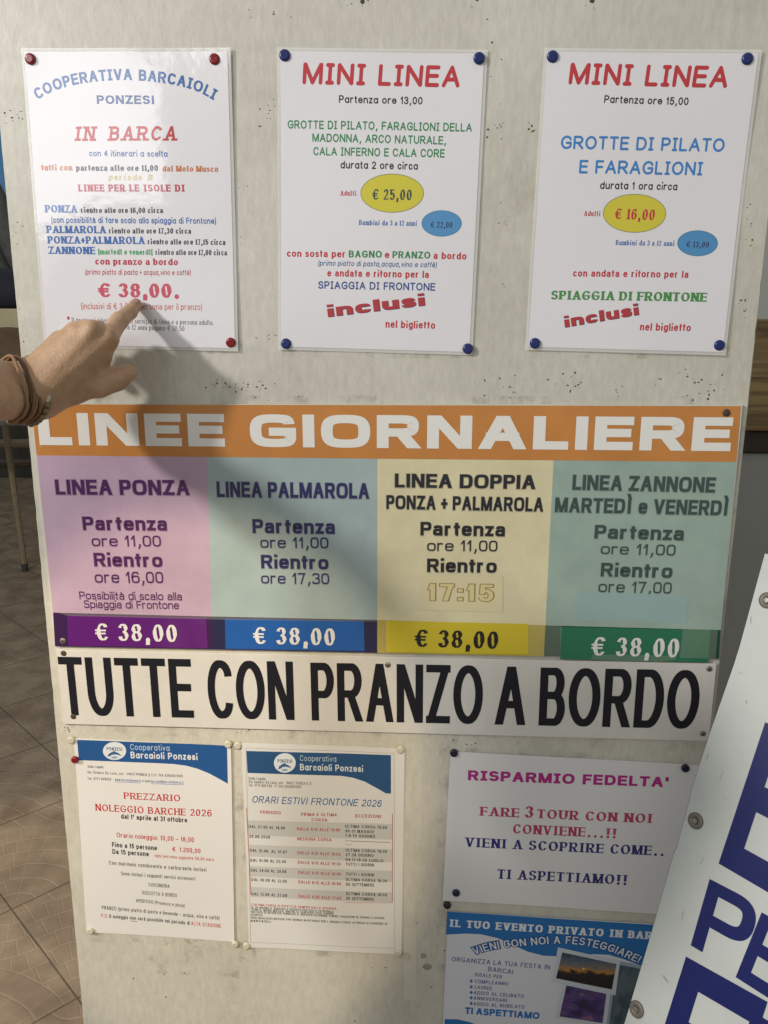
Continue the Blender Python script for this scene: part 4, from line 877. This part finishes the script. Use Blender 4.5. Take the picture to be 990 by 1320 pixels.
# ---------------------------------------------------------------- the sign leaning in front, right
def proj(p):
    q = RW.transposed() @ (p-CAM); return (495+FPX*q.x/-q.z, 660-FPX*q.y/-q.z)
P0 = at(872, 1094, .10)
best = None
for ps in range(-20, 75, 1):
    for le in range(-30, 60, 1):
        a, l = math.radians(ps), math.radians(le)
        U = Vector((math.cos(a), -math.sin(a), 0)); B_ = Vector((math.sin(a), math.cos(a), 0)); V_ = (Vector((0,0,1))*math.cos(l)+B_*math.sin(l))
        p0 = proj(P0); pu = proj(P0+U*.05); pv = proj(P0-V_*.1)
        e = ((pu[1]-p0[1])/(pu[0]-p0[0]+1e-9)-.585)**2 + ((pv[0]-p0[0])/(pv[1]-p0[1]+1e-9)+.305)**2*2
        if pu[0] > p0[0] and (best is None or e < best[0]): best = (e, ps, le, U, V_)
_, psi, lean, U, V_ = best
print('leaning sign yaw', psi, 'lean', lean, best[0])
NN = U.cross(V_).normalized()
s = SR = Sheet('leaning_sign', 'white rigid sign with large navy letters and grey bolts, leaning in front of the board', 'sign', [(872,1094),(990,1163),(950,1290),(837,1212)], plane=(P0, NN))
M4 = Matrix(((U.x,V_.x,NN.x,P0.x),(U.y,V_.y,NN.y,P0.y),(U.z,V_.z,NN.z,P0.z),(0,0,0,1)))
s.M = M4; s.Mi = M4.inverted(); s.root.matrix_world = M4
top = s.loc(986,714); bot = s.loc(809,1306)
edge_px = [(986,713.5),(975,754),(954,831.5),(946,857),(917,939.5),(905,976),(891,1019),(889,1032),(872,1094),(868.5,1100),(861,1127),(837,1212),(822,1262),(809,1306)]
E_ = [s.loc(*q) for q in edge_px]
slope = (E_[-1][0]-E_[0][0])/(E_[-1][1]-E_[0][1])
botv = E_[-1][1]-.40
outl = E_+[(E_[-1][0]+slope*-.40, botv), (E_[-1][0]+.55, botv), (E_[0][0]+.55, E_[0][1])]
def slab(s, name, pts, m, z, th):
    n = len(pts); mb = MB()
    mb.add([(x, y, z) for x, y in pts], [tuple(range(n))])
    mb.add([(x, y, z-th) for x, y in pts], [tuple(range(n))[::-1]])
    for i_ in range(n):
        k = (i_+1) % n; mb.f.append((i_, n+i_, n+k, k))
    return mb.build(name, m, s.root)
slab(s, 'panel', outl, mat('white_corrugated_plastic', (.52,.55,.535), .4, var=.12, scale=9, bump=.00015, bscale=14), 0, .006)
rim = [(x-.0012, y) for x, y in E_]
mb = MB()
rr_ = mat('grimy_edge', (.22,.19,.14), .7, var=.4, scale=120)
for a, b_ in zip(E_[:-1], E_[1:]):
    mb.add([(a[0]-.0009, a[1], -.0012), (b_[0]-.0009, b_[1], -.0012), (b_[0]-.0009, b_[1], -.0048), (a[0]-.0009, a[1], -.0048)], [(0,1,2,3)])
mb.build('worn_edge', rr_, s.root)
NVY = mat('navy_vinyl', (.009,.014,.105), rough=.3)
def big(ch, tl, base_left, width_px_pt, z=.0004, st='board'):
    """letter given by its top-left, bottom-left and bottom-right corner pixels"""
    A = Vector(s.loc(*tl)); Bq = Vector(s.loc(*base_left)); Cq = Vector(s.loc(*width_px_pt))
    P_, wd = glyph(ch, st, 12); up = A-Bq; rt = (Cq-Bq)/wd; mb = MB()
    for q, pg in enumerate(P_):
        def tr(p): r = Bq+rt*p[0]+up*p[1]; return (r.x, r.y, z+q*.00003)
        if pg[0] == 'strip':
            Lq, Rq = pg[1], pg[2]; n_ = len(Lq); mb.add([tr(p) for p in Lq]+[tr(p) for p in Rq], [(k, n_+k, n_+k+1, k+1) for k in range(n_-1)])
        else: mb.add([tr(p) for p in pg[1]], [tuple(range(len(pg[1])))])
    mb.build('lettering', NVY, s.root)
big('E', (986.5,931), (926.5,1113), (1018,1166.5))
big('P', (915,1133), (890.5,1218.5), (955,1257)); big('E', (982,1176), (948.5,1259.5), (1004,1295))
big('E', (884.5,1233), (830,1407), (930,1480)); big('I', (970,1304), (936,1420), (958,1435))
wm = mat('grey_washer', (.16,.145,.125), .5, metal=.3)
for px, py in ((989,774),(897,1058),(821,1301)):
    x, y = s.loc(px, py); r = .0092
    o = MB().lathe([(r, 0), (r, .0012), (r*.9, .002), (r*.5, .0026), (r*.45, .0018), (.00005, .0016)], 28, Matrix.Translation((x, y, 0))).build('bolt', wm, s.root, True)
    MB().lathe([(r*.34, .0016), (r*.32, .0030), (.00005, .0031)], 6, Matrix.Translation((x, y, 0))).build('bolt_head', mat('steel_head', (.3,.28,.25), .4, metal=.8), o)
scf = mat('grey_scuff', (.33,.33,.28), .6, var=.4, scale=150)
for x, y, l, a_ in ((955,868,5,.4),(962,905,3,1.2),(930,1000,9,1.9),(905,1110,7,2.0),(880,1180,8,1.7),(935,1030,4,.3),(858,1262,8,.9),(968,800,6,1.6),(912,975,5,1.8)):
    dx, dy = l*math.cos(a_), l*math.sin(a_)
    s.flat('scuff', [(x-dx,y-dy),(x-.3*dx+.7,y-.4*dy),(x+dx,y+dy),(x+.2*dx-.6,y+.3*dy)], scf, .0003)
# support strut so that the sign really stands
MB().tube([(.30, -.1, -.01), (.30, botv+.02, -.30)], .012).build('strut', mat('worn_timber', (.28, .2, .12), .7, var=.3), s.root)

#@@BACKGROUND
# ---------------------------------------------------------------- things behind the board
def part(name, root, mb, m, smooth=False):
    o = mb.build(name, m, root, smooth); return o
def rel(root): return Vector(root.location)
wl = MB().box((-9, 7.0, FZ), (9, 7.2, 4.2)).build('back_wall', mat('dark_plaster', (.045,.043,.036), .8, var=.5, scale=2.0)); tag(wl, 'dark shaded plaster wall far behind the board', 'wall', kind='structure')
# rack on the left
YR = 2.7
def bx(px0, py0, px1, py1, y0, y1, bev=.004):
    a = at(px0, py1, -y0); b_ = at(px1, py0, -y0)
    return (a.x, y0, a.z), (b_.x, y1, b_.z), bev
rk = empty('display_rack', (0, 0, 0)); tag(rk, 'dim wooden rack with cream shelf and slanted legs behind the board', 'rack')
a, b_, _ = bx(-420, 398, 60, 426, YR, YR+.5)
cream = mat('cream_shelf', (.34,.30,.18), .5, var=.2, scale=10)
part('shelf', rk, MB().box(a, b_, .008), cream); shelf_top = b_[2]; shelf_bot = a[2]
legm = mat('beige_wood', (.24,.18,.11), .6, var=.3, scale=20)
ft = on_floor(33, 736, FZ); tp = at(6, 545, -ft.y)
tp2 = tp+(tp-ft)*((shelf_bot-tp.z)/(tp.z-ft.z))
for dx in (0, -1.1):
    o = MB().tube([(ft.x+dx, ft.y, FZ), (tp2.x+dx, tp2.y, shelf_bot)], [.017, .022], 8).build('leg', legm, rk)
    MB().tube([(ft.x+dx, ft.y, FZ), (ft.x+dx-.002, ft.y, FZ+.05)], .021, 10).build('leg_cap', mat('dark_rubber', (.03,.028,.025), .6), o)
p1 = at(-300, 577, -ft.y); p2 = at(70, 571, -ft.y-.02)
part('crossbar', rk, MB().tube([(p1.x, ft.y, p1.z), (p2.x, ft.y+.02, p2.z)], .028, 8), legm)
p1 = at(-300, 600, -ft.y-.4); p2 = at(75, 597, -ft.y-.4)
part('lower_rail', rk, MB().tube([tuple(p1), tuple(p2)], .03, 8), mat('brown_wood', (.075,.05,.028), .6, var=.3))
# cloth, bag, canvas and box on and under the shelf
def drape(name, px0, py0, px1, py1, y, m, lab, cat, amp=.02, freq=6, n=24, th=.02):
    A = at(px0, py1, -y); B = at(px1, py0, -y); mb = MB()
    for j in range(n+1):
        for i_ in range(n+1):
            u, v_ = i_/n, j/n
            mb.v.append((A.x+(B.x-A.x)*u, y+amp*math.sin(freq*u*6.28+v_*1.5)*(.4+.6*(1-v_))+.012*math.sin(13*u+5*v_), A.z+(B.z-A.z)*v_))
    for j in range(n):
        for i_ in range(n):
            q = j*(n+1)+i_; mb.f.append((q, q+1, q+n+2, q+n+1))
    o = mb.build(name, m, None, True); tag(o, lab, cat)
    md = o.modifiers.new('cloth_thickness', 'SOLIDIFY'); md.thickness = th
    return o
drape('hanging_cloth', -300, 424, 60, 472, YR-.02, mat('brown_cloth', (.11,.07,.04), .9, var=.4, scale=8), 'brown cloth hanging below the cream shelf behind the board', 'cloth')
drape('grey_cloth', -250, 470, 55, 545, YR+.15, mat('grey_cloth', (.09,.09,.088), .9, var=.3, scale=8), 'grey cloth bundle under the brown cloth behind the wrist', 'cloth', th=.08)
def bag(name, px0, py0, px1, y, m, lab, cat):
    A = at(px0, py0, -y); B = at(px1, 400, -y); w = (B.x-A.x)/2; z0 = shelf_top; hh_ = A.z-z0
    bm = MB(); n = 20
    prof = [(0.001, 0), (.9, .01), (1, .12), (.98, .5), (.85, .8), (.6, .95), (.3, 1.0), (.001, 1.01)]
    M = Matrix.Translation(((A.x+B.x)/2, y+.2, z0)) @ Matrix.Diagonal((w, .16, hh_, 1))
    bm.lathe(prof, 24, M)
    bm.v = [(x+.012*math.sin(9*z*6+x*20), yy+.01*math.sin(17*z+x*9), z) for x, yy, z in bm.v]
    o = bm.build(name, m, None, True); tag(o, lab, cat); return o
bag('navy_bag', -230, 338, 34, YR, mat('navy_fabric', (.008,.010,.022), .8, var=.3), 'dark navy bag standing on the cream shelf', 'bag')
# folded grey parasols leaning behind the bag, and a blue tarpaulin
for k, (xa, ya, xb_, yb_) in enumerate(((-75, 190, 32, 352), (-40, 180, 60, 350), (-110, 190, -10, 352))):
    A = at(xa, ya, -YR-.75); B = at(xb_, yb_+60, -YR-.75)
    o = MB().tube([tuple(A), tuple(A.lerp(B, .15)), tuple(A.lerp(B, .6)), tuple(B)], [.012, .05, .075, .045], 9).build('folded_parasol', mat('grey_canvas', (.085,.09,.082), .85, var=.45, scale=14), None, True)
    o['label'] = ('greyish folded parasol, lowest and nearest to the navy bag', 'greyish folded parasol leaning closest to the edge of the board', 'greyish folded parasol leaning farthest from the board')[k]; tag(o, None, 'parasol', 'folded parasols behind the bag')
drape('blue_tarpaulin', -260, 120, 60, 262, YR+1.4, mat('blue_tarp', (.03,.22,.50), .5, var=.3, scale=4), 'bright blue tarpaulin hanging far behind the left edge', 'tarpaulin', amp=.05, freq=4)
# right side: plank, bracket, cabinet, wall
def wood_mat():
    m = bpy.data.materials.new('yellow_pine'); m.use_nodes = True; nt = m.node_tree; N = nt.nodes; Lk = nt.links; b = N['Principled BSDF']; b.inputs['Roughness'].default_value = .5
    g = N.new('ShaderNodeNewGeometry'); mp = N.new('ShaderNodeMapping'); mp.inputs['Scale'].default_value = (2, 8, 30); Lk.new(g.outputs['Position'], mp.inputs['Vector'])
    nz = N.new('ShaderNodeTexNoise'); nz.inputs['Scale'].default_value = 2.2; nz.inputs['Detail'].default_value = 7; nz.inputs['Distortion'].default_value = 1.2; Lk.new(mp.outputs[0], nz.inputs['Vector'])
    r = N.new('ShaderNodeValToRGB'); r.color_ramp.elements[0].color = (.17,.105,.042,1); r.color_ramp.elements[1].color = (.42,.29,.13,1); r.color_ramp.elements[0].position = .35; r.color_ramp.elements[1].position = .62
    Lk.new(nz.outputs['Fac'], r.inputs[0]); Lk.new(r.outputs[0], b.inputs['Base Color']); return m
YP = .30
A = at(990, 411, -YP); B = at(990, 556, -YP)
pk = MB().box((A.x-.22, YP, B.z), (A.x+.9, YP+.12, A.z), .004).build('counter_plank', wood_mat()); tag(pk, 'thick yellow pine counter plank behind the right edge of the board', 'plank')
A2 = at(990, 584, -YP-.02)
br = MB().box((A.x-.22, YP+.02, A2.z), (A.x+.9, YP+.11, B.z-.002), .003).build('dark_batten', mat('dark_brown_wood', (.06,.042,.032), .7, var=.3)); tag(br, 'dark brown batten under the pine counter plank', 'batten')
cbm = mat('grey_laminate', (.40,.405,.40), .5, var=.12, scale=6)
cb = empty('counter_cabinet', (A.x+.3, YP+.03, FZ)); tag(cb, 'plain grey counter cabinet under the pine plank at the right', 'cabinet')
MB().box((-.55, .0, .08), (.6, .5, A2.z-FZ-.002), .003).build('carcass', cbm, cb); MB().box((-.53, .02, 0), (.58, .48, .08)).build('plinth', mat('black_plinth', (.02,.02,.02), .6), cb)
wl2 = MB().box((A.x-.30, 1.3, FZ), (A.x+2.0, 1.4, 3.2)).build('side_wall', mat('pale_wall', (.40,.41,.40), .7, var=.1, scale=3)); tag(wl2, 'pale grey wall above the pine counter at the right', 'wall', kind='structure')
#@@PERSON
# ---------------------------------------------------------------- the person whose hand points at the price
def cone_d(P, a, b_, r1, r2):
    """distance to a tapered capsule"""
    a = np.array(a, dtype=np.float32); b_ = np.array(b_, dtype=np.float32)
    ba = b_-a; l2 = float(ba@ba); pa = P-a
    t = np.clip((pa@ba)/max(l2, 1e-9), 0, 1)
    d = pa-t[..., None]*ba
    return np.sqrt((d*d).sum(-1))-(r1+(r2-r1)*t)
def field(P, prims):
    D = None
    for a, b_, r1, r2, k in prims:
        d = cone_d(P, a, b_, r1, r2)
        if D is None: D = d; continue
        if k < 0: D = np.maximum(D, -d); continue
        h_ = np.clip(k-np.abs(D-d), 0, None)/k
        D = np.minimum(D, d)-h_*h_*h_*k*(1/6.0)
    return D
def nets(prims, step, lo=None, hi=None, clip=None):
    """surface of the smooth union of the capsules, by surface nets"""
    pts = np.array([list(p[0]) for p in prims]+[list(p[1]) for p in prims]); rm = max(max(p[2], p[3]) for p in prims)
    lo = pts.min(0)-rm-3*step if lo is None else np.array(lo); hi = pts.max(0)+rm+3*step if hi is None else np.array(hi)
    ax = [np.arange(lo[i_], hi[i_]+step, step, dtype=np.float32) for i_ in range(3)]
    D = np.empty((len(ax[0]), len(ax[1]), len(ax[2])), dtype=np.float32)
    for i_ in range(0, len(ax[0]), 16):
        P = np.stack(np.meshgrid(ax[0][i_:i_+16], ax[1], ax[2], indexing='ij'), -1)
        f = field(P, prims)
        if clip is not None: f = np.maximum(f, clip(P))
        D[i_:i_+16] = f
    ins = D < 0
    nx, ny, nz = [s_-1 for s_ in D.shape]
    acc = np.zeros((nx, ny, nz, 3), np.float32); cnt = np.zeros((nx, ny, nz), np.float32)
    for axis in range(3):
        for o1 in (0, 1):
            for o2 in (0, 1):
                sl = [None]*3; oth = [q for q in range(3) if q != axis]
                def view(off):
                    r = []
                    for q in range(3):
                        o_ = off if q == axis else (o1 if q == oth[0] else o2)
                        r.append(slice(o_, D.shape[q]-1+o_))
                    return tuple(r)
                d0, d1 = D[view(0)], D[view(1)]
                m_ = (d0 < 0) != (d1 < 0)
                t = np.where(m_, d0/np.where(m_, d0-d1, 1), 0)
                v_ = np.zeros(d0.shape+(3,), np.float32); v_[..., axis] = t; v_[..., oth[0]] = o1; v_[..., oth[1]] = o2
                acc += v_*m_[..., None]; cnt += m_
    act = cnt > 0
    idx = np.full(act.shape, -1, np.int64); idx[act] = np.arange(act.sum())
    cell = np.argwhere(act).astype(np.float32)
    V_ = (cell+acc[act]/cnt[act][:, None])*step+lo
    F = []
    for axis in range(3):
        o1, o2 = [(1, 2), (2, 0), (0, 1)][axis]
        s0 = [slice(1, D.shape[q]-1) for q in range(3)]; s0[axis] = slice(0, D.shape[axis]-1); s1 = list(s0); s1[axis] = slice(1, D.shape[axis])
        a0, a1 = ins[tuple(s0)], ins[tuple(s1)]
        for flip, m_ in ((0, a0 & ~a1), (1, ~a0 & a1)):
            c = np.argwhere(m_)
            c[:, [q for q in range(3) if q != axis]] += 1
            e1 = np.zeros(3, int); e1[o1] = 1; e2 = np.zeros(3, int); e2[o2] = 1
            q = [idx[tuple((c-w_).T)] for w_ in (0*e1, e1, e1+e2, e2)]
            q = np.stack(q if flip else q[::-1], 1)
            F += [tuple(int(z) for z in r) for r in q if (r >= 0).all()]
    return V_, F
W3 = lambda px, py, d: tuple(at(px, py, d))
skin = bpy.data.materials.new('skin'); skin.use_nodes = True
_nt = skin.node_tree; _b = _nt.nodes['Principled BSDF']; _b.inputs['Roughness'].default_value = .48
_b.inputs['Subsurface Weight'].default_value = .15; _b.inputs['Subsurface Radius'].default_value = (.010, .004, .002); _b.inputs['Subsurface Scale'].default_value = .5
_g = _nt.nodes.new('ShaderNodeNewGeometry'); _n = _nt.nodes.new('ShaderNodeTexNoise'); _n.inputs['Scale'].default_value = 70; _n.inputs['Detail'].default_value = 6; _nt.links.new(_g.outputs['Position'], _n.inputs['Vector'])
_r = _nt.nodes.new('ShaderNodeValToRGB'); _r.color_ramp.elements[0].position = .3; _r.color_ramp.elements[1].position = .75; _r.color_ramp.elements[0].color = (.41,.25,.145,1); _r.color_ramp.elements[1].color = (.53,.34,.21,1)
_nt.links.new(_n.outputs['Fac'], _r.inputs[0]); _nt.links.new(_r.outputs[0], _b.inputs['Base Color'])
_w = _nt.nodes.new('ShaderNodeTexVoronoi'); _w.inputs['Scale'].default_value = 620; _nt.links.new(_g.outputs['Position'], _w.inputs['Vector'])
_w2 = _nt.nodes.new('ShaderNodeTexNoise'); _w2.inputs['Scale'].default_value = 230; _w2.inputs['Detail'].default_value = 3; _nt.links.new(_g.outputs['Position'], _w2.inputs['Vector'])
_ad = _nt.nodes.new('ShaderNodeMath'); _ad.operation = 'MULTIPLY_ADD'; _ad.inputs[1].default_value = .5; _nt.links.new(_w.outputs['Distance'], _ad.inputs[0]); _nt.links.new(_w2.outputs['Fac'], _ad.inputs[2])
_bp = _nt.nodes.new('ShaderNodeBump'); _bp.inputs['Distance'].default_value = .0009; _bp.inputs['Strength'].default_value = .55; _nt.links.new(_ad.outputs[0], _bp.inputs['Height']); _nt.links.new(_bp.outputs[0], _b.inputs['Normal'])

ELB = Vector((-.525, -.335, 1.405))
SH_L = Vector((-.645, -.43, 1.18))
wA, wB = W3(35, 491, .096), W3(52, 517, .096)
H = []
def add(a, b_, r1, r2, k): H.append((a, b_, r1, r2, k))
eA, eB = ELB+Vector((-.012, 0, .016)), ELB+Vector((.010, 0, -.012))
fA, fB = Vector(wA).lerp(eA, .5), Vector(wB).lerp(eB, .5)
add(wA, tuple(fA), .0165, .025, .012); add(tuple(fA), tuple(eA), .025, .033, .02); add(wB, tuple(fB), .0180, .0275, .02); add(tuple(fB), tuple(eB), .026, .034, .02)
MI, MM, MR, ML_ = W3(137, 437, .079), W3(117, 428, .087), W3(97, 430, .085), W3(77, 440, .075)
for a, b_, r1, r2 in ((W3(60, 503, .098), MI, .0155, .0122), (W3(53, 497, .101), MM, .0155, .0118), (W3(47, 491, .100), MR, .0145, .0112), (W3(42, 487, .097), ML_, .0140, .0105)): add(a, b_, r1, r2, .024)
add(W3(62, 505, .080), W3(112, 455, .062), .019, .017, .014)           # palm
add(W3(60, 513, .088), W3(128, 493, .072), .0165, .0125, .016)          # thumb ball
add(W3(95, 500, .080), W3(130, 462, .070), .014, .010, .016)            # web
add(wA, W3(48, 492, .098), .0165, .015, .012); add(wB, W3(62, 508, .095), .0165, .0155, .012)
add(W3(66, 500, .100), W3(125, 452, .080), .0150, .0120, .02)
# index finger
PI_, DI, TI = W3(154, 413.5, .046), W3(167, 402.5, .0255), W3(175.5, 393, .0085)
add(MI, PI_, .0112, .0092, .008); add(PI_, DI, .0092, .0081, .005); add(DI, TI, .0081, .0066, .004)
add(W3(154, 412.5, .049), W3(154, 412.5, .048), .0078, .0078, .006)
# curled fingers
for mcp, pip, dip, tip, r in ((MM, W3(127, 424, .046), W3(121, 449, .036), W3(112, 459, .052), .0104), (MR, W3(105, 425, .047), W3(101, 450, .037), W3(95, 460, .053), .0100), (ML_, W3(82, 436, .043), W3(82, 457, .037), W3(79, 465, .050), .0088)):
    add(mcp, pip, r, r*.88, .005); add(pip, dip, r*.88, r*.8, .003); add(dip, tip, r*.8, r*.68, .003)
# thumb
MT, IT, TT = W3(128, 496, .071), W3(150, 489, .062), W3(164.5, 481, .052)
add(MT, IT, .0140, .0122, .010); add(IT, TT, .0122, .0098, .006)
# knuckles and tendons
for p, r in (((140, 434, .0845), .0088), ((118, 424.5, .0935), .0085), ((98, 427, .091), .008), ((78, 437.5, .0805), .0072)): add(W3(*p), W3(p[0]-3, p[1]+4, p[2]+.001), r, r*.8, .007)
for a, b_ in (((68, 497, .1125), (136, 440, .0895)), ((60, 490, .1150), (114, 432, .097)), ((53, 485, .1130), (95, 433, .0945))): add(W3(*a), W3(*b_), .0020, .0018, .009)
V1, F1 = nets(H, .0019, hi=None)
# body in a coarser net
B = []
def ab(a, b_, r1, r2, k=.03): B.append((tuple(a), tuple(b_), r1, r2, k))
SH_R = Vector((-.63, -.80, 1.18)); NK = Vector((-.635, -.62, 1.235)); PL = Vector((-.67, -.62, .77)); HD = Vector((-.605, -.62, 1.42))
ab(eA, SH_L, .034, .047, .02)
ab(SH_L+Vector((-.01, -.05, -.03)), SH_R+Vector((-.01, .05, -.03)), .065, .065, .04)
for sy in (-.075, .075):
    ab(NK+Vector((0, sy, -.10)), NK+Vector((-.01, sy, -.30)), .098, .085, .05); ab(NK+Vector((-.01, sy, -.30)), PL+Vector((0, sy, .05)), .085, .10, .05)
    hp = PL+Vector((0, sy*1.25, 0)); kn = Vector((hp.x+.03, hp.y, .34)); an = Vector((kn.x-.03, kn.y+sy*.2, FZ+.085))
    ab(hp, kn, .092, .056, .03); ab(kn, an, .056, .038, .02); ab(an+Vector((-.03, 0, -.045)), an+Vector((.15, sy*.3, -.055)), .038, .028, .02)
ab(NK+Vector((-.01, 0, -.02)), HD+Vector((-.01, 0, -.06)), .052, .05, .03)
ab(HD+Vector((-.015, 0, .035)), HD+Vector((.01, 0, -.03)), .092, .075, .03); ab(HD+Vector((.035, 0, -.06)), HD+Vector((.048, 0, -.085)), .047, .034, .03)
ab(HD+Vector((.088, 0, .01)), HD+Vector((.106, 0, -.025)), .010, .013, .015)
for sy in (-1, 1):
    ab(HD+Vector((-.005, sy*.083, .01)), HD+Vector((-.008, sy*.085, -.03)), .014, .010, .008)
    ab(HD+Vector((.082, sy*.032, .012)), HD+Vector((.084, sy*.034, .012)), .012, .012, .006)
ab(HD+Vector((.083, -.02, -.052)), HD+Vector((.083, .02, -.052)), .006, .006, .006)
eR = Vector((-.63, -.88, .925)); wR = Vector((-.55, -.86, .705))
ab(SH_R, eR, .047, .036, .02); ab(eR, wR, .034, .024, .015); ab(wR, wR+Vector((.02, .01, -.09)), .026, .03, .02)
for k in range(4): ab(wR+Vector((.0+.012*k, .02, -.10)), wR+Vector((.005+.013*k, .028, -.165+.01*abs(k-1.5))), .010, .008, .006)
ab(wR+Vector((.045, .0, -.04)), wR+Vector((.065, .02, -.11)), .012, .010, .012)
V2, F2 = nets(B, .0095)
n1 = len(V1)
pm = mesh_obj('person', np.concatenate([V1, V2]).tolist(), F1+[tuple(i_+n1 for i_ in f) for f in F2], skin, None, True)
tag(pm, 'bare left forearm with bracelets, index finger pointing at the red 38,00 price', 'person')
def cloth_from(name, prims, grow, m, clip, step=.011):
    V_, F_ = nets([(a, b_, r1+grow, r2+grow, k) for a, b_, r1, r2, k in prims], step, clip=clip)
    return mesh_obj(name, V_.tolist(), F_, m, pm, True)
tee = mat('dark_cotton', (.03,.034,.045), .9, var=.2, scale=30); jeans = mat('dark_denim', (.03,.04,.07), .9, var=.2, scale=60)
up_ = [q for q in B[1:6] if True]
arm_l = [(tuple(SH_L), tuple(SH_L.lerp(ELB, .55)), .047, .044, .03)]; arm_r = [(tuple(SH_R), tuple(SH_R.lerp(eR, .6)), .047, .044, .03)]
cloth_from('shirt', [q for q in B[1:2]]+[B[2], B[3], B[7], B[8]]+arm_l+arm_r, .010, tee, lambda P: np.maximum(.71-P[..., 2], P[..., 2]-1.23))
cloth_from('trousers', [B[4], B[5], B[9], B[10]]+[(tuple(PL+Vector((0, -.07, .06))), tuple(PL+Vector((0, .07, .06))), .10, .10, .04)], .008, jeans, lambda P: np.maximum(FZ+.07-P[..., 2], P[..., 2]-.83))
cloth_from('hair', [(tuple(HD+Vector((-.03, 0, .045))), tuple(HD+Vector((-.045, 0, -.06))), .095, .085, .03)], .006, mat('dark_hair', (.018,.012,.008), .5, var=.4, scale=90), lambda P: (P[..., 0]-(HD.x+.045))-.35*(P[..., 2]-HD.z), step=.008)
# index nail
nm = mat('nail', (.42,.25,.17), .3)
tip, dip_ = Vector(TI), Vector(DI); ax_ = (tip-dip_).normalized(); out = Vector((.25, -.55, .8)); out = (out-ax_*out.dot(ax_)).normalized(); sd = ax_.cross(out)
mb = MB(); 
for j in range(7):
    for i_ in range(7):
        u, v_ = i_/6-.5, j/6
        ang_ = u*1.7; rr = .0074-.0004*v_
        wsc = 1-.25*max(0, v_-.7)*2-.2*max(0, .2-v_)*3
        mb.v.append(tuple(dip_.lerp(tip, .55)+ax_*(v_*.0105)+out*(rr*math.cos(ang_*wsc)+.0002)+sd*(rr*math.sin(ang_*wsc))))
for j in range(6):
    for i_ in range(6):
        q = j*7+i_; mb.f.append((q, q+1, q+8, q+7))
mb.build('fingernail', nm, pm, True)
# bracelets round the wrist: leather cords, a beaded strand with a pale cube bead
WC = (Vector(wA)+Vector(wB))/2; EC = (eA+eB)/2; axf = (EC-WC).normalized()
wide = (Vector(wB)-Vector(wA)); hw_ = wide.length/2; wide = (wide-axf*wide.dot(axf)).normalized(); thn = axf.cross(wide)
def ring(t, tiltw, tiltt, gr, n=48, wob=.0012, ph=0.0):
    c = WC+axf*t; pts = []
    r0_ = .0165+(.026-.0165)*min(1, t/.13)+gr
    for q in range(n+1):
        a = 2*math.pi*q/n
        ca, sa = math.cos(a), math.sin(a); r0 = r0_+.0022; ca = math.copysign(abs(ca)**.72, ca); sa = math.copysign(abs(sa)**.72, sa)
        pts.append(c+wide*((hw_+r0*.93)*ca)+thn*(r0*sa)+axf*(tiltw*math.cos(a)+tiltt*math.sin(a)+wob*math.sin(3*a+ph)))
    return pts
lea = mat('brown_leather', (.24,.12,.055), .55, var=.35, scale=200); lea2 = mat('tan_leather', (.33,.19,.09), .6, var=.3, scale=200); lea3 = mat('dark_leather', (.10,.05,.025), .55)
for t, tw, tt, gr, m, r in ((.0125, .003, .001, .0030, lea, .0019), (.0165, .005, -.001, .0028, lea2, .0016), (.0205, .002, .002, .0032, lea, .0019), (.0250, .006, 0, .0028, lea3, .0015), (.029, .003, .003, .0032, lea2, .0016)):
    MB().tube(ring(t, tw, tt, gr, ph=t*300), r, 8, False).build('leather_cord', m, pm, True)
br = MB(); bd_pts = ring(.004, .004, .000, .0050, 240, .0004)
arc = 0; nxt = 0; beads = []
for q in range(1, len(bd_pts)):
    arc += (bd_pts[q]-bd_pts[q-1]).length
    if arc >= nxt: beads.append(bd_pts[q]); nxt += .0074
bs = MB(); cordb = MB().tube(ring(.004, .004, .0, .0050, 48, .0004), .0008, 6, False).build('bead_strand', lea3, pm, True)
bm_ = mat('olive_stone', (.30,.225,.11), .35, var=.55, scale=130, col2=(.12,.10,.05))
for q, p in enumerate(beads):
    if q == len(beads)//10 or (p-Vector(W3(45, 511, .12))).length < .0001: pass
    prof = [(.00005, -.0038)]+[(.0038*math.sin(math.pi*j/8), -.0038*math.cos(math.pi*j/8)) for j in range(1, 8)]+[(.00005, .0038)]
    o = MB().lathe(prof, 12).build('bead', bm_, cordb, True); o.matrix_world = Matrix.Translation(p)
near = min(range(len(beads)), key=lambda q: abs(proj(beads[q])[1]-512)+abs(proj(beads[q])[0]-46)+1000*max(0, beads[q].y+.10))
o = MB().box((-.0036, -.0036, -.0036), (.0036, .0036, .0036), .0007).build('letter_bead', mat('white_bead', (.62,.60,.55), .35), cordb); o.matrix_world = Matrix.Translation(beads[near]+Vector((.0, -.0015, 0))) @ Matrix.Rotation(.5, 4, 'Y')
